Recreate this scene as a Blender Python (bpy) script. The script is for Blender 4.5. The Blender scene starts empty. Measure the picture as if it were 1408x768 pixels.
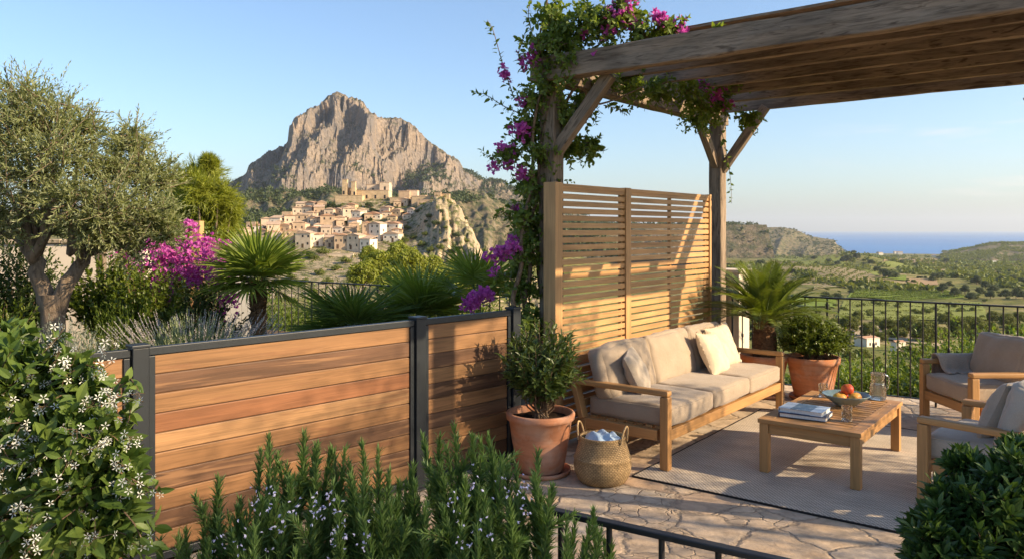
import bpy, bmesh, math
import numpy as np
from mathutils import Vector, Matrix
R = math.radians
rng = np.random.default_rng(11)
S = bpy.context.scene
COL = S.collection

# ---------------------------------------------------------------- camera, sky, sun, exposure
FPX, HC, HOR = 1080.0, 1.92, 315.0          # focal length in photo pixels, eye height, horizon row
cam = bpy.data.objects.new('camera', bpy.data.cameras.new('camera'))
COL.objects.link(cam)
cam.location = (0, 0, HC); cam.rotation_euler = (R(90), 0, 0)
cam.data.sensor_width = 36; cam.data.lens = 36 * FPX / 1408
cam.data.shift_y = -(384 - HOR) / 1408
cam.data.clip_start = 0.05; cam.data.clip_end = 90000
S.camera = cam
SUN_AZ = math.atan2(0.95, -0.30)            # clockwise from +Y
SUN_EL = R(26)
world = bpy.data.worlds.new('World'); S.world = world; world.use_nodes = True
wn = world.node_tree
sky = wn.nodes.new('ShaderNodeTexSky'); sky.sky_type = 'NISHITA'; sky.sun_disc = False
sky.sun_elevation = SUN_EL; sky.sun_rotation = SUN_AZ
sky.altitude = 150; sky.air_density = 1.0; sky.dust_density = 1.4; sky.ozone_density = 5.0
bgn = wn.nodes['Background']; bgn.inputs['Strength'].default_value = 0.13
# faint streaks of high cloud low over the sea
tc = wn.nodes.new('ShaderNodeTexCoord'); mp = wn.nodes.new('ShaderNodeMapping'); mp.inputs['Scale'].default_value = (6, 6, 60)
wn.links.new(tc.outputs['Generated'], mp.inputs['Vector'])
cn = wn.nodes.new('ShaderNodeTexNoise'); cn.inputs['Scale'].default_value = 1.0; cn.inputs['Detail'].default_value = 5; wn.links.new(mp.outputs[0], cn.inputs['Vector'])
cr = wn.nodes.new('ShaderNodeValToRGB'); cr.color_ramp.elements[0].position = .55; cr.color_ramp.elements[1].position = .72; wn.links.new(cn.outputs['Fac'], cr.inputs['Fac'])
dt = wn.nodes.new('ShaderNodeVectorMath'); dt.operation = 'DOT_PRODUCT'; wn.links.new(tc.outputs['Generated'], dt.inputs[0]); dt.inputs[1].default_value = Vector((.66, 1, .13)).normalized()
mr = wn.nodes.new('ShaderNodeMapRange'); mr.inputs[1].default_value = .975; mr.inputs[2].default_value = 1.0; mr.inputs[4].default_value = .5; wn.links.new(dt.outputs['Value'], mr.inputs[0])
ml = wn.nodes.new('ShaderNodeMath'); ml.operation = 'MULTIPLY'; wn.links.new(cr.outputs['Color'], ml.inputs[0]); wn.links.new(mr.outputs[0], ml.inputs[1])
mx = wn.nodes.new('ShaderNodeMix'); mx.data_type = 'RGBA'; wn.links.new(ml.outputs[0], mx.inputs[0]); wn.links.new(sky.outputs[0], mx.inputs[6]); mx.inputs[7].default_value = (4.2, 4.0, 3.9, 1)
wn.links.new(mx.outputs[2], bgn.inputs['Color'])
sl = bpy.data.lights.new('sun', 'SUN'); sl.energy = 4.5; sl.angle = R(0.5); sl.color = (1.0, 0.83, 0.60)
sun = bpy.data.objects.new('sun', sl); COL.objects.link(sun)
SDIR = Vector((math.sin(SUN_AZ) * math.cos(SUN_EL), math.cos(SUN_AZ) * math.cos(SUN_EL), math.sin(SUN_EL)))
sun.rotation_euler = SDIR.to_track_quat('Z', 'Y').to_euler()
S.view_settings.view_transform = 'Standard'; S.view_settings.look = 'None'
S.view_settings.use_white_balance = True; S.view_settings.white_balance_temperature = 7150
S.view_settings.gamma = 1; S.view_settings.use_curve_mapping = False
S.view_settings.exposure = 1.0
S.cycles.max_bounces = 8; S.cycles.diffuse_bounces = 4; S.cycles.transparent_max_bounces = 6
S.cycles.volume_bounces = 0; S.cycles.transmission_bounces = 8; S.cycles.caustics_refractive = False
S.cycles.caustics_reflective = False; S.cycles.use_denoising = True

# ---------------------------------------------------------------- small helpers
U = Vector((0.623, 0.782, 0)); NV = Vector((0.782, -0.623, 0)); BV = -NV
ANG_U = math.atan2(0.782, 0.623)
def at(px, py, Y):
    return Vector(((px - 704) / FPX * Y, Y, HC - (py - HOR) / FPX * Y))
def gnd(px, py, z=0.0):
    return at(px, py, (HC - z) * FPX / (py - HOR))
def nz(a): return a / (np.linalg.norm(a, axis=-1, keepdims=True) + 1e-12)
def runit(n): return nz(rng.normal(size=(n, 3)))
def sstep(a, b, x):
    t = np.clip((np.asarray(x, float) - a) / (b - a), 0, 1); return t * t * (3 - 2 * t)
def _hash(ix, iy, seed):
    h = (ix.astype(np.int64) * 374761393 + iy.astype(np.int64) * 668265263 + seed * 1442695041) & 0xffffffff
    h = ((h ^ (h >> 13)) * 1274126177) & 0xffffffff
    return ((h ^ (h >> 16)) & 0xffff) / 65535.0
def vnoise(x, y, seed=0):
    x = np.asarray(x, float); y = np.asarray(y, float)
    ix = np.floor(x); iy = np.floor(y); fx = x - ix; fy = y - iy
    fx = fx * fx * (3 - 2 * fx); fy = fy * fy * (3 - 2 * fy)
    a = _hash(ix, iy, seed); b = _hash(ix + 1, iy, seed); c = _hash(ix, iy + 1, seed); d = _hash(ix + 1, iy + 1, seed)
    return (a * (1 - fx) + b * fx) * (1 - fy) + (c * (1 - fx) + d * fx) * fy
def fbm(x, y, o=5, seed=0, g=0.5):
    s = 0; a = 1; t = 0
    for i in range(o):
        s = s + a * (vnoise(x * 2 ** i, y * 2 ** i, seed + i * 17) - .5); t += a; a *= g
    return s / t * 2
def ridged(x, y, o=4, seed=0, g=0.5):
    s = 0; a = 1; t = 0
    for i in range(o):
        s = s + a * (1 - np.abs(2 * vnoise(x * 2 ** i, y * 2 ** i, seed + i * 13) - 1)); t += a; a *= g
    return s / t

class MB:
    """collects geometry for ONE mesh object"""
    def __init__(s): s.V = []; s.F = []; s.n = 0
    def add(s, V, F, uv=None, mi=0, smooth=False):
        V = np.asarray(V, float).reshape(-1, 3); F = np.asarray(F, np.int64)
        if len(F) == 0: return
        s.V.append(V)
        if uv is None: uv = np.zeros(F.shape + (2,))
        s.F.append((F + s.n, np.asarray(uv, float), mi, smooth)); s.n += len(V)
    def build(s, name, mats, parent=None, loc=None, rotz=0, bevel=0.0, label=None):
        me = bpy.data.meshes.new(name)
        V = np.concatenate(s.V) if s.V else np.zeros((0, 3))
        me.vertices.add(len(V)); me.vertices.foreach_set('co', V.astype(np.float32).ravel())
        li = np.concatenate([f[0].ravel() for f in s.F]); uv = np.concatenate([f[1].reshape(-1, 2) for f in s.F])
        tot = np.concatenate([np.full(len(f[0]), f[0].shape[1]) for f in s.F])
        mi = np.concatenate([np.full(len(f[0]), f[2]) for f in s.F]); sm = np.concatenate([np.full(len(f[0]), f[3]) for f in s.F])
        me.loops.add(len(li)); me.loops.foreach_set('vertex_index', li.astype(np.int32))
        me.polygons.add(len(tot))
        me.polygons.foreach_set('loop_start', np.concatenate([[0], np.cumsum(tot)[:-1]]).astype(np.int32))
        me.polygons.foreach_set('material_index', mi.astype(np.int32))
        me.polygons.foreach_set('use_smooth', sm.astype(bool))
        lay = me.uv_layers.new(name='UVMap'); lay.data.foreach_set('uv', uv.astype(np.float32).ravel())
        me.update(calc_edges=True); me.validate()
        for m in (mats if isinstance(mats, (list, tuple)) else [mats]): me.materials.append(m)
        o = bpy.data.objects.new(name, me); COL.objects.link(o)
        if parent is not None: o.parent = parent
        if loc is not None: o.location = loc
        o.rotation_euler.z = rotz
        if bevel:
            b = o.modifiers.new('bevel', 'BEVEL'); b.width = bevel; b.segments = 2; b.limit_method = 'ANGLE'; b.angle_limit = R(40)
        if label: o['label'] = label
        return o

def thing(name, label, cat, loc=(0, 0, 0), rotz=0, group=None, kind=None):
    o = bpy.data.objects.new(name, None); COL.objects.link(o); o.empty_display_size = .1
    o.location = loc; o.rotation_euler = (0, 0, rotz); o['label'] = label; o['category'] = cat
    if group: o['group'] = group
    if kind: o['kind'] = kind
    return o
def tag(o, label=None, cat=None, group=None, kind=None):
    if label: o['label'] = label
    if cat: o['category'] = cat
    if group: o['group'] = group
    if kind: o['kind'] = kind
    return o
def copy_thing(o, parent=None):
    c = o.copy(); COL.objects.link(c)
    if parent is not None:
        c.parent = parent
    for ch in list(o.children): copy_thing(ch, c)
    return c

# ---------------------------------------------------------------- shapes
BF = np.array([[0, 3, 2, 1], [4, 5, 6, 7], [0, 1, 5, 4], [1, 2, 6, 5], [2, 3, 7, 6], [3, 0, 4, 7]])
def box(mb, c, s, M=None, mi=0):
    s = np.asarray(s, float); h = s / 2
    L = np.array([[-1, -1, -1], [1, -1, -1], [1, 1, -1], [-1, 1, -1], [-1, -1, 1], [1, -1, 1], [1, 1, 1], [-1, 1, 1]]) * h
    ax = int(np.argmax(s)); o = [a for a in range(3) if a != ax]
    off = rng.random(2) * 20
    uv = np.zeros((6, 4, 2))
    for i, f in enumerate(BF):
        P = L[f]; rngs = np.ptp(P, axis=0)
        flat = int(np.argmin(rngs))
        if flat == ax: uv[i] = P[:, o]
        else:
            b = [a for a in o if a != flat][0]
            uv[i, :, 0] = P[:, ax]; uv[i, :, 1] = P[:, b] + i * .37
        uv[i] += off
    V = L if M is None else L @ np.asarray(M, float).T
    mb.add(V + np.asarray(c, float), BF, uv, mi)
def box2(mb, a, b, mi=0):
    a = np.asarray(a, float); b = np.asarray(b, float); box(mb, (a + b) / 2, np.abs(b - a), None, mi)
def beamM(p, q, up=(0, 0, 1)):
    x = nz(np.asarray(q, float) - np.asarray(p, float)); up = np.asarray(up, float)
    if abs(x @ up) > .98: up = np.array([1., 0, 0])
    y = nz(np.cross(up, x)); z = np.cross(x, y)
    return np.stack([x, y, z], 1)
def beam(mb, p, q, w, h, up=(0, 0, 1), mi=0):
    p = np.asarray(p, float); q = np.asarray(q, float)
    box(mb, (p + q) / 2, (np.linalg.norm(q - p), w, h), beamM(p, q, up), mi)
def hewn(mb, p, q, w, h, amp=.006, ns=None, up=(0, 0, 1), mi=0):
    """rough sawn timber: cross-section with uneven edges along its length"""
    p = np.asarray(p, float); q = np.asarray(q, float); Lg = np.linalg.norm(q - p); ns = ns or max(6, int(Lg / .09))
    M = beamM(p, q, up); c = min(w, h) * .06
    sec = np.array([[-w/2+c, -h/2], [0, -h/2], [w/2-c, -h/2], [w/2, -h/2+c], [w/2, 0], [w/2, h/2-c], [w/2-c, h/2], [0, h/2], [-w/2+c, h/2], [-w/2, h/2-c], [-w/2, 0], [-w/2, -h/2+c]])
    k = len(sec); x = np.linspace(-Lg/2, Lg/2, ns + 1); sd = int(rng.integers(1e6))
    P = np.zeros((ns + 1, k, 3)); P[:, :, 0] = x[:, None]
    for j in range(k):
        n1 = fbm(x * 2.2 + j * .35, np.full_like(x, j * .8), 4, sd); n2 = fbm(x * 2.2 + j * .35, np.full_like(x, j * .8 + 50), 4, sd + 5)
        P[:, j, 1] = sec[j, 0] + n1 * amp * 1.6; P[:, j, 2] = sec[j, 1] + n2 * amp * 1.6
    V = P.reshape(-1, 3) @ M.T + (p + q) / 2
    per = np.concatenate([[0], np.cumsum(np.linalg.norm(np.diff(np.vstack([sec, sec[:1]]), axis=0), axis=1))])
    F = []; uv = []; off = rng.random(2) * 20
    for i in range(ns):
        for j in range(k):
            j2 = (j + 1) % k
            F.append([i*k+j, i*k+j2, (i+1)*k+j2, (i+1)*k+j])
            uv.append([[x[i], per[j]], [x[i], per[j+1]], [x[i+1], per[j+1]], [x[i+1], per[j]]])
    F = np.array(F)[:, ::-1]; uv = np.array(uv)[:, ::-1] + off
    mb.add(V, F, uv, mi)
    for e, r in ((0, 1), (ns, -1)):
        ring = V[e*k:(e+1)*k]; cen = ring.mean(0)
        mb.add(np.vstack([ring, cen]), np.array([[j, (j+1) % k, k][::r] for j in range(k)]), np.tile(np.array([[0, 0], [.05, .1], [.1, 0]]), (k, 1, 1)) + off, mi)
def tube(mb, pts, r, n=6, mi=0, cap=True):
    P = np.asarray(pts, float); m = len(P); r = np.broadcast_to(np.asarray(r, float), (m,))
    T = nz(np.gradient(P, axis=0)); ref = np.array([0, 0, 1.]) if abs(T[0, 2]) < .9 else np.array([1., 0, 0])
    A = nz(np.cross(T, ref)); B = np.cross(T, A)
    for i in range(1, m):
        a = A[i-1] - T[i] * (A[i-1] @ T[i]); A[i] = a / (np.linalg.norm(a) + 1e-9); B[i] = np.cross(T[i], A[i])
    th = np.arange(n) / n * 2 * np.pi
    V = P[:, None] + r[:, None, None] * (np.cos(th)[None, :, None] * A[:, None] + np.sin(th)[None, :, None] * B[:, None])
    d = np.concatenate([[0], np.cumsum(np.linalg.norm(np.diff(P, axis=0), axis=1))])
    i = np.arange(m - 1)[:, None]; j = np.arange(n)[None]; j2 = (j + 1) % n
    F = np.stack([i*n+j, i*n+j2, (i+1)*n+j2, (i+1)*n+j], -1).reshape(-1, 4)
    pu = 2 * np.pi * r.mean() / n; off = rng.random() * 9
    uv = np.zeros((m-1, n, 4, 2)); uv[..., 0, 0] = d[:-1, None]; uv[..., 1, 0] = d[:-1, None]; uv[..., 2, 0] = d[1:, None]; uv[..., 3, 0] = d[1:, None]
    jj = np.arange(n)[None]; uv[..., 0, 1] = jj*pu; uv[..., 1, 1] = (jj+1)*pu; uv[..., 2, 1] = (jj+1)*pu; uv[..., 3, 1] = jj*pu
    Vv = V.reshape(-1, 3); mb.add(Vv, F[:, ::-1], (uv.reshape(-1, 4, 2) + off)[:, ::-1], mi, True)
    if cap:
        for e, s_ in ((0, 1), (m - 1, -1)):
            mb.add(np.vstack([V[e], P[e]]), np.array([[a, (a+1) % n, n][::s_] for a in range(n)]), None, mi)
def lathe(mb, prof, n=40, mi=0, c=(0, 0, 0), wob=0.0, smooth=True):
    prof = np.asarray(prof, float); m = len(prof); th = np.arange(n) / n * 2 * np.pi
    V = np.zeros((m, n, 3)); rr = prof[:, :1] * (1 + wob * np.sin(th * 2 + 1)[None])
    V[..., 0] = rr * np.cos(th); V[..., 1] = rr * np.sin(th); V[..., 2] = prof[:, 1:2]
    i = np.arange(m - 1)[:, None]; j = np.arange(n)[None]; j2 = (j + 1) % n
    F = np.stack([i*n+j, i*n+j2, (i+1)*n+j2, (i+1)*n+j], -1).reshape(-1, 4)
    d = np.concatenate([[0], np.cumsum(np.linalg.norm(np.diff(prof, axis=0), axis=1))])
    uv = np.zeros((m-1, n, 4, 2)); jj = np.arange(n)[None] / n
    uv[..., 0, 0] = jj; uv[..., 1, 0] = jj+1/n; uv[..., 2, 0] = jj+1/n; uv[..., 3, 0] = jj
    uv[..., 0, 1] = d[:-1, None]; uv[..., 1, 1] = d[:-1, None]; uv[..., 2, 1] = d[1:, None]; uv[..., 3, 1] = d[1:, None]
    mb.add(V.reshape(-1, 3) + np.asarray(c, float), F, uv.reshape(-1, 4, 2), mi, smooth)
def grid(mb, P, mi=0, smooth=True, uv=None, flip=False):
    """P: (a,b,3) sheet"""
    a, b = P.shape[:2]; i = np.arange(a - 1)[:, None]; j = np.arange(b - 1)[None]
    F = np.stack([i*b+j, (i+1)*b+j, (i+1)*b+j+1, i*b+j+1], -1).reshape(-1, 4)
    if flip: F = F[:, ::-1]
    if uv is not None: uv = uv.reshape(-1, 2)[F]
    mb.add(P.reshape(-1, 3), F, uv, mi, smooth)
_cube = {}
def cubegrid(n):
    if n not in _cube:
        bm = bmesh.new(); bmesh.ops.create_cube(bm, size=2)
        bmesh.ops.subdivide_edges(bm, edges=bm.edges[:], cuts=n, use_grid_fill=True)
        bm.verts.ensure_lookup_table()
        _cube[n] = (np.array([v.co[:] for v in bm.verts]), np.array([[v.index for v in f.verts] for f in bm.faces])); bm.free()
    return _cube[n]
def cushion(mb, c, s, r=.04, puff=.03, n=15, noise=.005, M=None, mi=0, side=.01):
    V, F = cubegrid(n); h = np.asarray(s, float) / 2
    p = np.sin(V * np.pi / 2); q = p * h
    inn = np.clip(q, -(h - r), h - r); d = q - inn; L = np.linalg.norm(d, axis=1, keepdims=True)
    q = np.where(L > 1e-9, inn + r * d / np.maximum(L, 1e-9), q)
    q = np.where((L <= 1e-9), q, q)
    x, y, z = p.T
    q[:, 2] += puff * z * np.abs(z) * (1 - x**2) ** .6 * (1 - y**2) ** .6
    q[:, 0] += side * x * np.abs(x) * (1 - y**2) * (1 - z**2); q[:, 1] += side * y * np.abs(y) * (1 - x**2) * (1 - z**2)
    sd = int(rng.integers(1e6)); k = q
    q = q + noise * np.stack([fbm(k[:, 1] * 7, k[:, 2] * 9 + 3, 3, sd), fbm(k[:, 0] * 7, k[:, 2] * 9, 3, sd + 3), fbm(k[:, 0] * 6 + k[:, 2] * 3, k[:, 1] * 6, 3, sd + 7) * 1.6], 1)
    if M is not None: q = q @ np.asarray(M, float).T
    uv = None
    mb.add(q + np.asarray(c, float), F, uv, mi, True)
def rotM(rx=0, ry=0, rz=0): return np.array((Matrix.Rotation(rz, 3, 'Z') @ Matrix.Rotation(ry, 3, 'Y') @ Matrix.Rotation(rx, 3, 'X')))

# ---------------------------------------------------------------- leaves
def leafT(w=.4, n=3, fold=.12, curl=.15, p=.9):
    t = np.linspace(0, 1, n + 1); hw = w / 2 * np.sin(np.pi * np.clip(t, .03, .985) ** p)
    V = np.zeros((n + 1, 3, 3)); V[:, :, 1] = t[:, None]; V[:, 0, 0] = -hw; V[:, 2, 0] = hw
    z = -curl * t ** 2; V[:, 1, 2] = z; V[:, 0, 2] = z + fold * hw / (w / 2); V[:, 2, 2] = V[:, 0, 2]
    F = []
    for i in range(n):
        for j in range(2): F.append([i*3+j, i*3+j+1, (i+1)*3+j+1, (i+1)*3+j])
    return V.reshape(-1, 3), np.array(F)
def diaT(w=.35, fold=.08, curl=.1):
    V = np.array([[0, 0, 0], [w/2, .45, fold], [0, 1, -curl], [-w/2, .45, fold]])
    return V, np.array([[0, 1, 2], [0, 2, 3]])
def bladeT(w=.1, curl=.0):
    V = np.array([[-w/2, 0, 0], [w/2, 0, 0], [0, 1, -curl]]); return V, np.array([[0, 1, 2]])
def starT(n=5, r0=.12, w=.34, lift=.15, twist=.25):
    V = [[0, 0, 0]]; F = []
    for i in range(n):
        a = 2*np.pi*i/n; k = len(V)
        for rr, da in ((.18, -.12), (.75, -w+twist), (1.0, twist*.6), (.72, w+twist*.3), (.18, .12)):
            V.append([rr*np.cos(a+da), rr*np.sin(a+da), lift*rr])
        F += [[k, k+1, k+2, k+2], [k, k+2, k+3, k+4]]
    F2 = [[f[0], f[1], f[2]] for f in F[::2]] ; Q = [f for f in F[1::2]]
    T3 = F2 + [[q[0], q[1], q[2]] for q in Q] + [[q[0], q[2], q[3]] for q in Q]
    return np.array(V, float), np.array(T3)
def scatter(mb, T, pos, d, up, sc, mi=0, smooth=False):
    V, F = T; pos = np.asarray(pos, float); n = len(pos)
    if n == 0: return
    y = nz(np.asarray(d, float)); up = np.asarray(up, float) + 1e-4 * rng.normal(size=y.shape)
    x = nz(np.cross(y, up)); z = np.cross(x, y)
    sc = np.broadcast_to(np.asarray(sc, float), (n,))
    W = (V[None, :, 0, None] * x[:, None] + V[None, :, 1, None] * y[:, None] + V[None, :, 2, None] * z[:, None]) * sc[:, None, None] + pos[:, None]
    FF = F[None] + (np.arange(n) * len(V))[:, None, None]
    mb.add(W.reshape(-1, 3), FF.reshape(-1, F.shape[1]), None, mi, smooth)
def bez(a, m, b, k):
    t = np.linspace(0, 1, k)[None, :, None]
    return (1-t)**2 * a[:, None] + 2*t*(1-t) * m[:, None] + t*t * b[:, None]
def along(P, t):
    """P (n,k,3) polylines, t (n,m) in 0..1 -> points, tangents"""
    n, k = P.shape[:2]; x = np.clip(t, 0, .9999) * (k - 1); i = x.astype(int); f = (x - i)[..., None]
    a = P[np.arange(n)[:, None], i]; b = P[np.arange(n)[:, None], i + 1]
    return a * (1 - f) + b * f, nz(b - a)
def leafy(mb, P, T, size, k, t0=.35, ang=.9, mi=0, jit=.25, pw=.8, upw=0.0, tip=True, smooth=False):
    """leaves in a spiral along every shoot"""
    n = len(P); t = t0 + (1 - t0) * (np.arange(k)[None] + rng.random((n, k)) * .6) / k
    p, tg = along(P, t)
    ref = np.where(np.abs(tg[..., 2:3]) > .9, np.array([1., 0, 0]), np.array([0, 0, 1.]))
    a = nz(np.cross(tg, ref)); b = np.cross(tg, a)
    ph = np.arange(k)[None] * 2.4 + rng.random((n, 1)) * 6.3 + rng.normal(size=(n, k)) * .3
    rad = np.cos(ph)[..., None] * a + np.sin(ph)[..., None] * b
    an = ang * (1 - .45 * t[..., None] ** 3) + rng.normal(size=(n, k, 1)) * jit
    d = tg * np.cos(an) + rad * np.sin(an); d[..., 2] += upw
    s = size * (1 - .35 * t ** 4) * rng.uniform(.7, 1.2, (n, k))
    up = tg * .8 - rad * .2 + rng.normal(size=tg.shape) * .25; up[..., 2] += .35
    scatter(mb, T, p.reshape(-1, 3), d.reshape(-1, 3), up.reshape(-1, 3), s.ravel(), mi, smooth)
def stems(mb, P, r0, r1, n=4, mi=0):
    for q in P: tube(mb, q, np.linspace(r0, r1, len(q)), n, mi, False)
# ---------------------------------------------------------------- materials
def node(nt, t, ins=None, **props):
    n = nt.nodes.new(t)
    for k, v in props.items(): setattr(n, k, v)
    for k, v in (ins or {}).items():
        if isinstance(v, bpy.types.NodeSocket): nt.links.new(v, n.inputs[k])
        else: n.inputs[k].default_value = v
    return n
def c4(c): return (c[0], c[1], c[2], 1)
def ramp(nt, fac, stops, interp='LINEAR'):
    n = nt.nodes.new('ShaderNodeValToRGB'); n.color_ramp.interpolation = interp
    e = n.color_ramp.elements
    while len(e) < len(stops): e.new(.5)
    for i, (p, c) in enumerate(stops):
        e[i].position = p; e[i].color = c4(c) if len(c) == 3 else c
    nt.links.new(fac, n.inputs['Fac']); return n.outputs['Color']
def mix(nt, fac, a, b, bt='MIX'):
    n = nt.nodes.new('ShaderNodeMix'); n.data_type = 'RGBA'; n.blend_type = bt
    for s, v in ((n.inputs[0], fac), (n.inputs[6], a), (n.inputs[7], b)):
        if isinstance(v, bpy.types.NodeSocket): nt.links.new(v, s)
        else: s.default_value = v if not isinstance(v, (tuple, list)) else c4(v)
    return n.outputs[2]
def g1(v): return (v, v, v)
def newmat(name, rough=.6, spec=.3):
    m = bpy.data.materials.new(name); m.use_nodes = True; nt = m.node_tree; b = nt.nodes['Principled BSDF']
    b.inputs['Roughness'].default_value = rough; b.inputs['Specular IOR Level'].default_value = spec
    return m, nt, b
def noise(nt, vec, scale, detail=5, rough=.55, dist=0.0, dim='3D'):
    n = node(nt, 'ShaderNodeTexNoise', {'Scale': scale, 'Detail': detail, 'Roughness': rough, 'Distortion': dist}, noise_dimensions=dim)
    if vec is not None: nt.links.new(vec, n.inputs['Vector'])
    return n.outputs['Fac']
def coords(nt, kind='Object'): return nt.nodes.new('ShaderNodeTexCoord').outputs[kind]
def mapped(nt, vec, sc=(1, 1, 1), loc=None):
    n = node(nt, 'ShaderNodeMapping', {'Vector': vec, 'Scale': sc})
    if loc is not None:
        if isinstance(loc, bpy.types.NodeSocket): nt.links.new(loc, n.inputs['Location'])
        else: n.inputs['Location'].default_value = loc
    return n.outputs['Vector']
def bumpn(nt, b, h, st=.3, d=.01):
    n = node(nt, 'ShaderNodeBump', {'Height': h, 'Strength': st, 'Distance': d}); nt.links.new(n.outputs['Normal'], b.inputs['Normal']); return n
def math1(nt, op, a, b_=None):
    n = nt.nodes.new('ShaderNodeMath'); n.operation = op
    for s, v in ((n.inputs[0], a), (n.inputs[1], b_)):
        if v is None: continue
        if isinstance(v, bpy.types.NodeSocket): nt.links.new(v, s)
        else: s.default_value = v
    return n.outputs[0]
def island(nt): return nt.nodes.new('ShaderNodeNewGeometry').outputs['Random Per Island']

def woodmat(name, cols, rough=.5, su=1.2, sv=26, dark=.62, bump=.25, spec=.3, streak=None, blotch=.25):
    m, nt, b = newmat(name, rough, spec); r = island(nt)
    off = node(nt, 'ShaderNodeCombineXYZ', {0: math1(nt, 'MULTIPLY', r, 37.0), 1: math1(nt, 'MULTIPLY', r, 91.0), 2: 0.0}).outputs[0]
    uv = coords(nt, 'UV')
    v1 = mapped(nt, uv, (su, sv, 1), off); v2 = mapped(nt, uv, (su * 3, sv * 6, 1), off); v3 = mapped(nt, uv, (1.3, 5, 1), off)
    a = noise(nt, v1, 1.0, 6, .6, 1.2); f = noise(nt, v2, 1.0, 3, .6); bl = noise(nt, v3, 1.0, 3, .5, .5)
    k = len(cols); base = ramp(nt, r, [(i / max(1, k - 1), c) for i, c in enumerate(cols)])
    gr = ramp(nt, a, [(.3, g1(dark)), (.52, g1(1.0)), (.75, g1(1.12))])
    c = mix(nt, 1.0, base, gr, 'MULTIPLY'); c = mix(nt, 1.0, c, ramp(nt, f, [(.25, g1(.78)), (.6, g1(1.06))]), 'MULTIPLY')
    c = mix(nt, 1.0, c, ramp(nt, bl, [(.3, g1(1 - blotch)), (.7, g1(1 + blotch * .5))]), 'MULTIPLY')
    if streak:
        s = noise(nt, mapped(nt, uv, (su * .8, sv * .5, 1), off), 1.0, 3, .5, 2.0)
        c = mix(nt, ramp(nt, s, [(.57, g1(0)), (.68, g1(.85))]), c, streak)
    nt.links.new(c, b.inputs['Base Color'])
    bumpn(nt, b, mix(nt, .5, a, f), bump, .004); return m
def leafmat(name, cols, rough=.45, trans=.3, spec=.35, tint=None):
    m, nt, b = newmat(name, rough, spec); r = island(nt)
    cl = noise(nt, coords(nt, 'Object'), 3.0, 2)
    f = math1(nt, 'ADD', math1(nt, 'MULTIPLY', r, .7), math1(nt, 'MULTIPLY', cl, .3))
    k = len(cols); c = ramp(nt, f, [(i / max(1, k - 1), cc) for i, cc in enumerate(cols)])
    nt.links.new(c, b.inputs['Base Color'])
    tr = node(nt, 'ShaderNodeBsdfTranslucent', {'Color': mix(nt, 1.0, c, tint or (1.5, 1.45, .6), 'MULTIPLY')})
    ms = node(nt, 'ShaderNodeMixShader', {0: trans, 1: b.outputs[0], 2: tr.outputs[0]})
    nt.links.new(ms.outputs[0], nt.nodes['Material Output'].inputs['Surface']); return m
def plain(name, c, rough=.6, spec=.3, var=.15, sc=6, bump=0.0, metal=0.0):
    m, nt, b = newmat(name, rough, spec); n = noise(nt, coords(nt), sc, 5)
    nt.links.new(mix(nt, 1.0, c, ramp(nt, n, [(.3, g1(1 - var)), (.7, g1(1 + var))]), 'MULTIPLY'), b.inputs['Base Color'])
    b.inputs['Metallic'].default_value = metal
    if bump: bumpn(nt, b, noise(nt, coords(nt), sc * 8, 4), bump, .004)
    return m
def fabricmat(name, c, weave=420., var=.08):
    m, nt, b = newmat(name, .9, .15); oc = coords(nt)
    n = noise(nt, oc, 5, 4); f = noise(nt, oc, weave, 2)
    col = mix(nt, 1.0, c, ramp(nt, n, [(.3, g1(1 - var)), (.7, g1(1 + var))]), 'MULTIPLY')
    col = mix(nt, 1.0, col, ramp(nt, f, [(.3, g1(.8)), (.7, g1(1.15))]), 'MULTIPLY')
    nt.links.new(col, b.inputs['Base Color']); b.inputs['Sheen Weight'].default_value = .25
    bumpn(nt, b, mix(nt, .2, noise(nt, mapped(nt, oc, (1, 1, 1.6)), 8, 5, .6, 1.2), f), .6, .012); return m

M_FENCE = woodmat('fence_honey_board', [(.30, .155, .068), (.255, .125, .053), (.325, .176, .08)], .5, 1.1, 24, .58, .2, .3, (.19, .085, .04))
M_FENCER = woodmat('fence_red_board', [(.27, .115, .05), (.25, .10, .044)], .5, 1.1, 24, .72, .2, .3)
M_FENCED = woodmat('fence_dark_board', [(.125, .062, .034), (.155, .078, .042), (.11, .055, .03)], .5, 1.1, 24, .66, .2, .3, (.26, .135, .065), .35)
M_SLAT = woodmat('screen_cedar', [(.50, .27, .11), (.56, .32, .14), (.44, .23, .09)], .55, 1.0, 40, .72, .2)
M_TEAK = woodmat('teak', [(.46, .235, .088), (.51, .27, .105), (.41, .205, .075)], .5, 1.0, 30, .78, .15)
M_OLDWOOD = woodmat('weathered_timber', [(.27, .20, .14), (.18, .132, .094), (.33, .245, .175), (.225, .165, .115)], .85, 3.4, 34, .5, 1.0, .2, (.085, .058, .04), .4)
M_STEEL = plain('anthracite_steel', (.016, .020, .024), .42, .4, .12, 9)
M_IRON = plain('black_iron', (.022, .021, .022), .45, .4, .25, 14, .15)
M_SEAT = fabricmat('taupe_fabric', (.37, .285, .205))
M_PILC = fabricmat('cream_linen', (.66, .53, .37), 300)
M_PILG = fabricmat('grey_linen', (.42, .345, .265), 300)
M_GREYSEAT = fabricmat('light_grey_fabric', (.44, .38, .31))
M_THROW = fabricmat('knitted_wool', (.38, .30, .235), 160, .15)
M_BLUECLOTH = fabricmat('pale_blue_cloth', (.42, .55, .68), 300)

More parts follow.
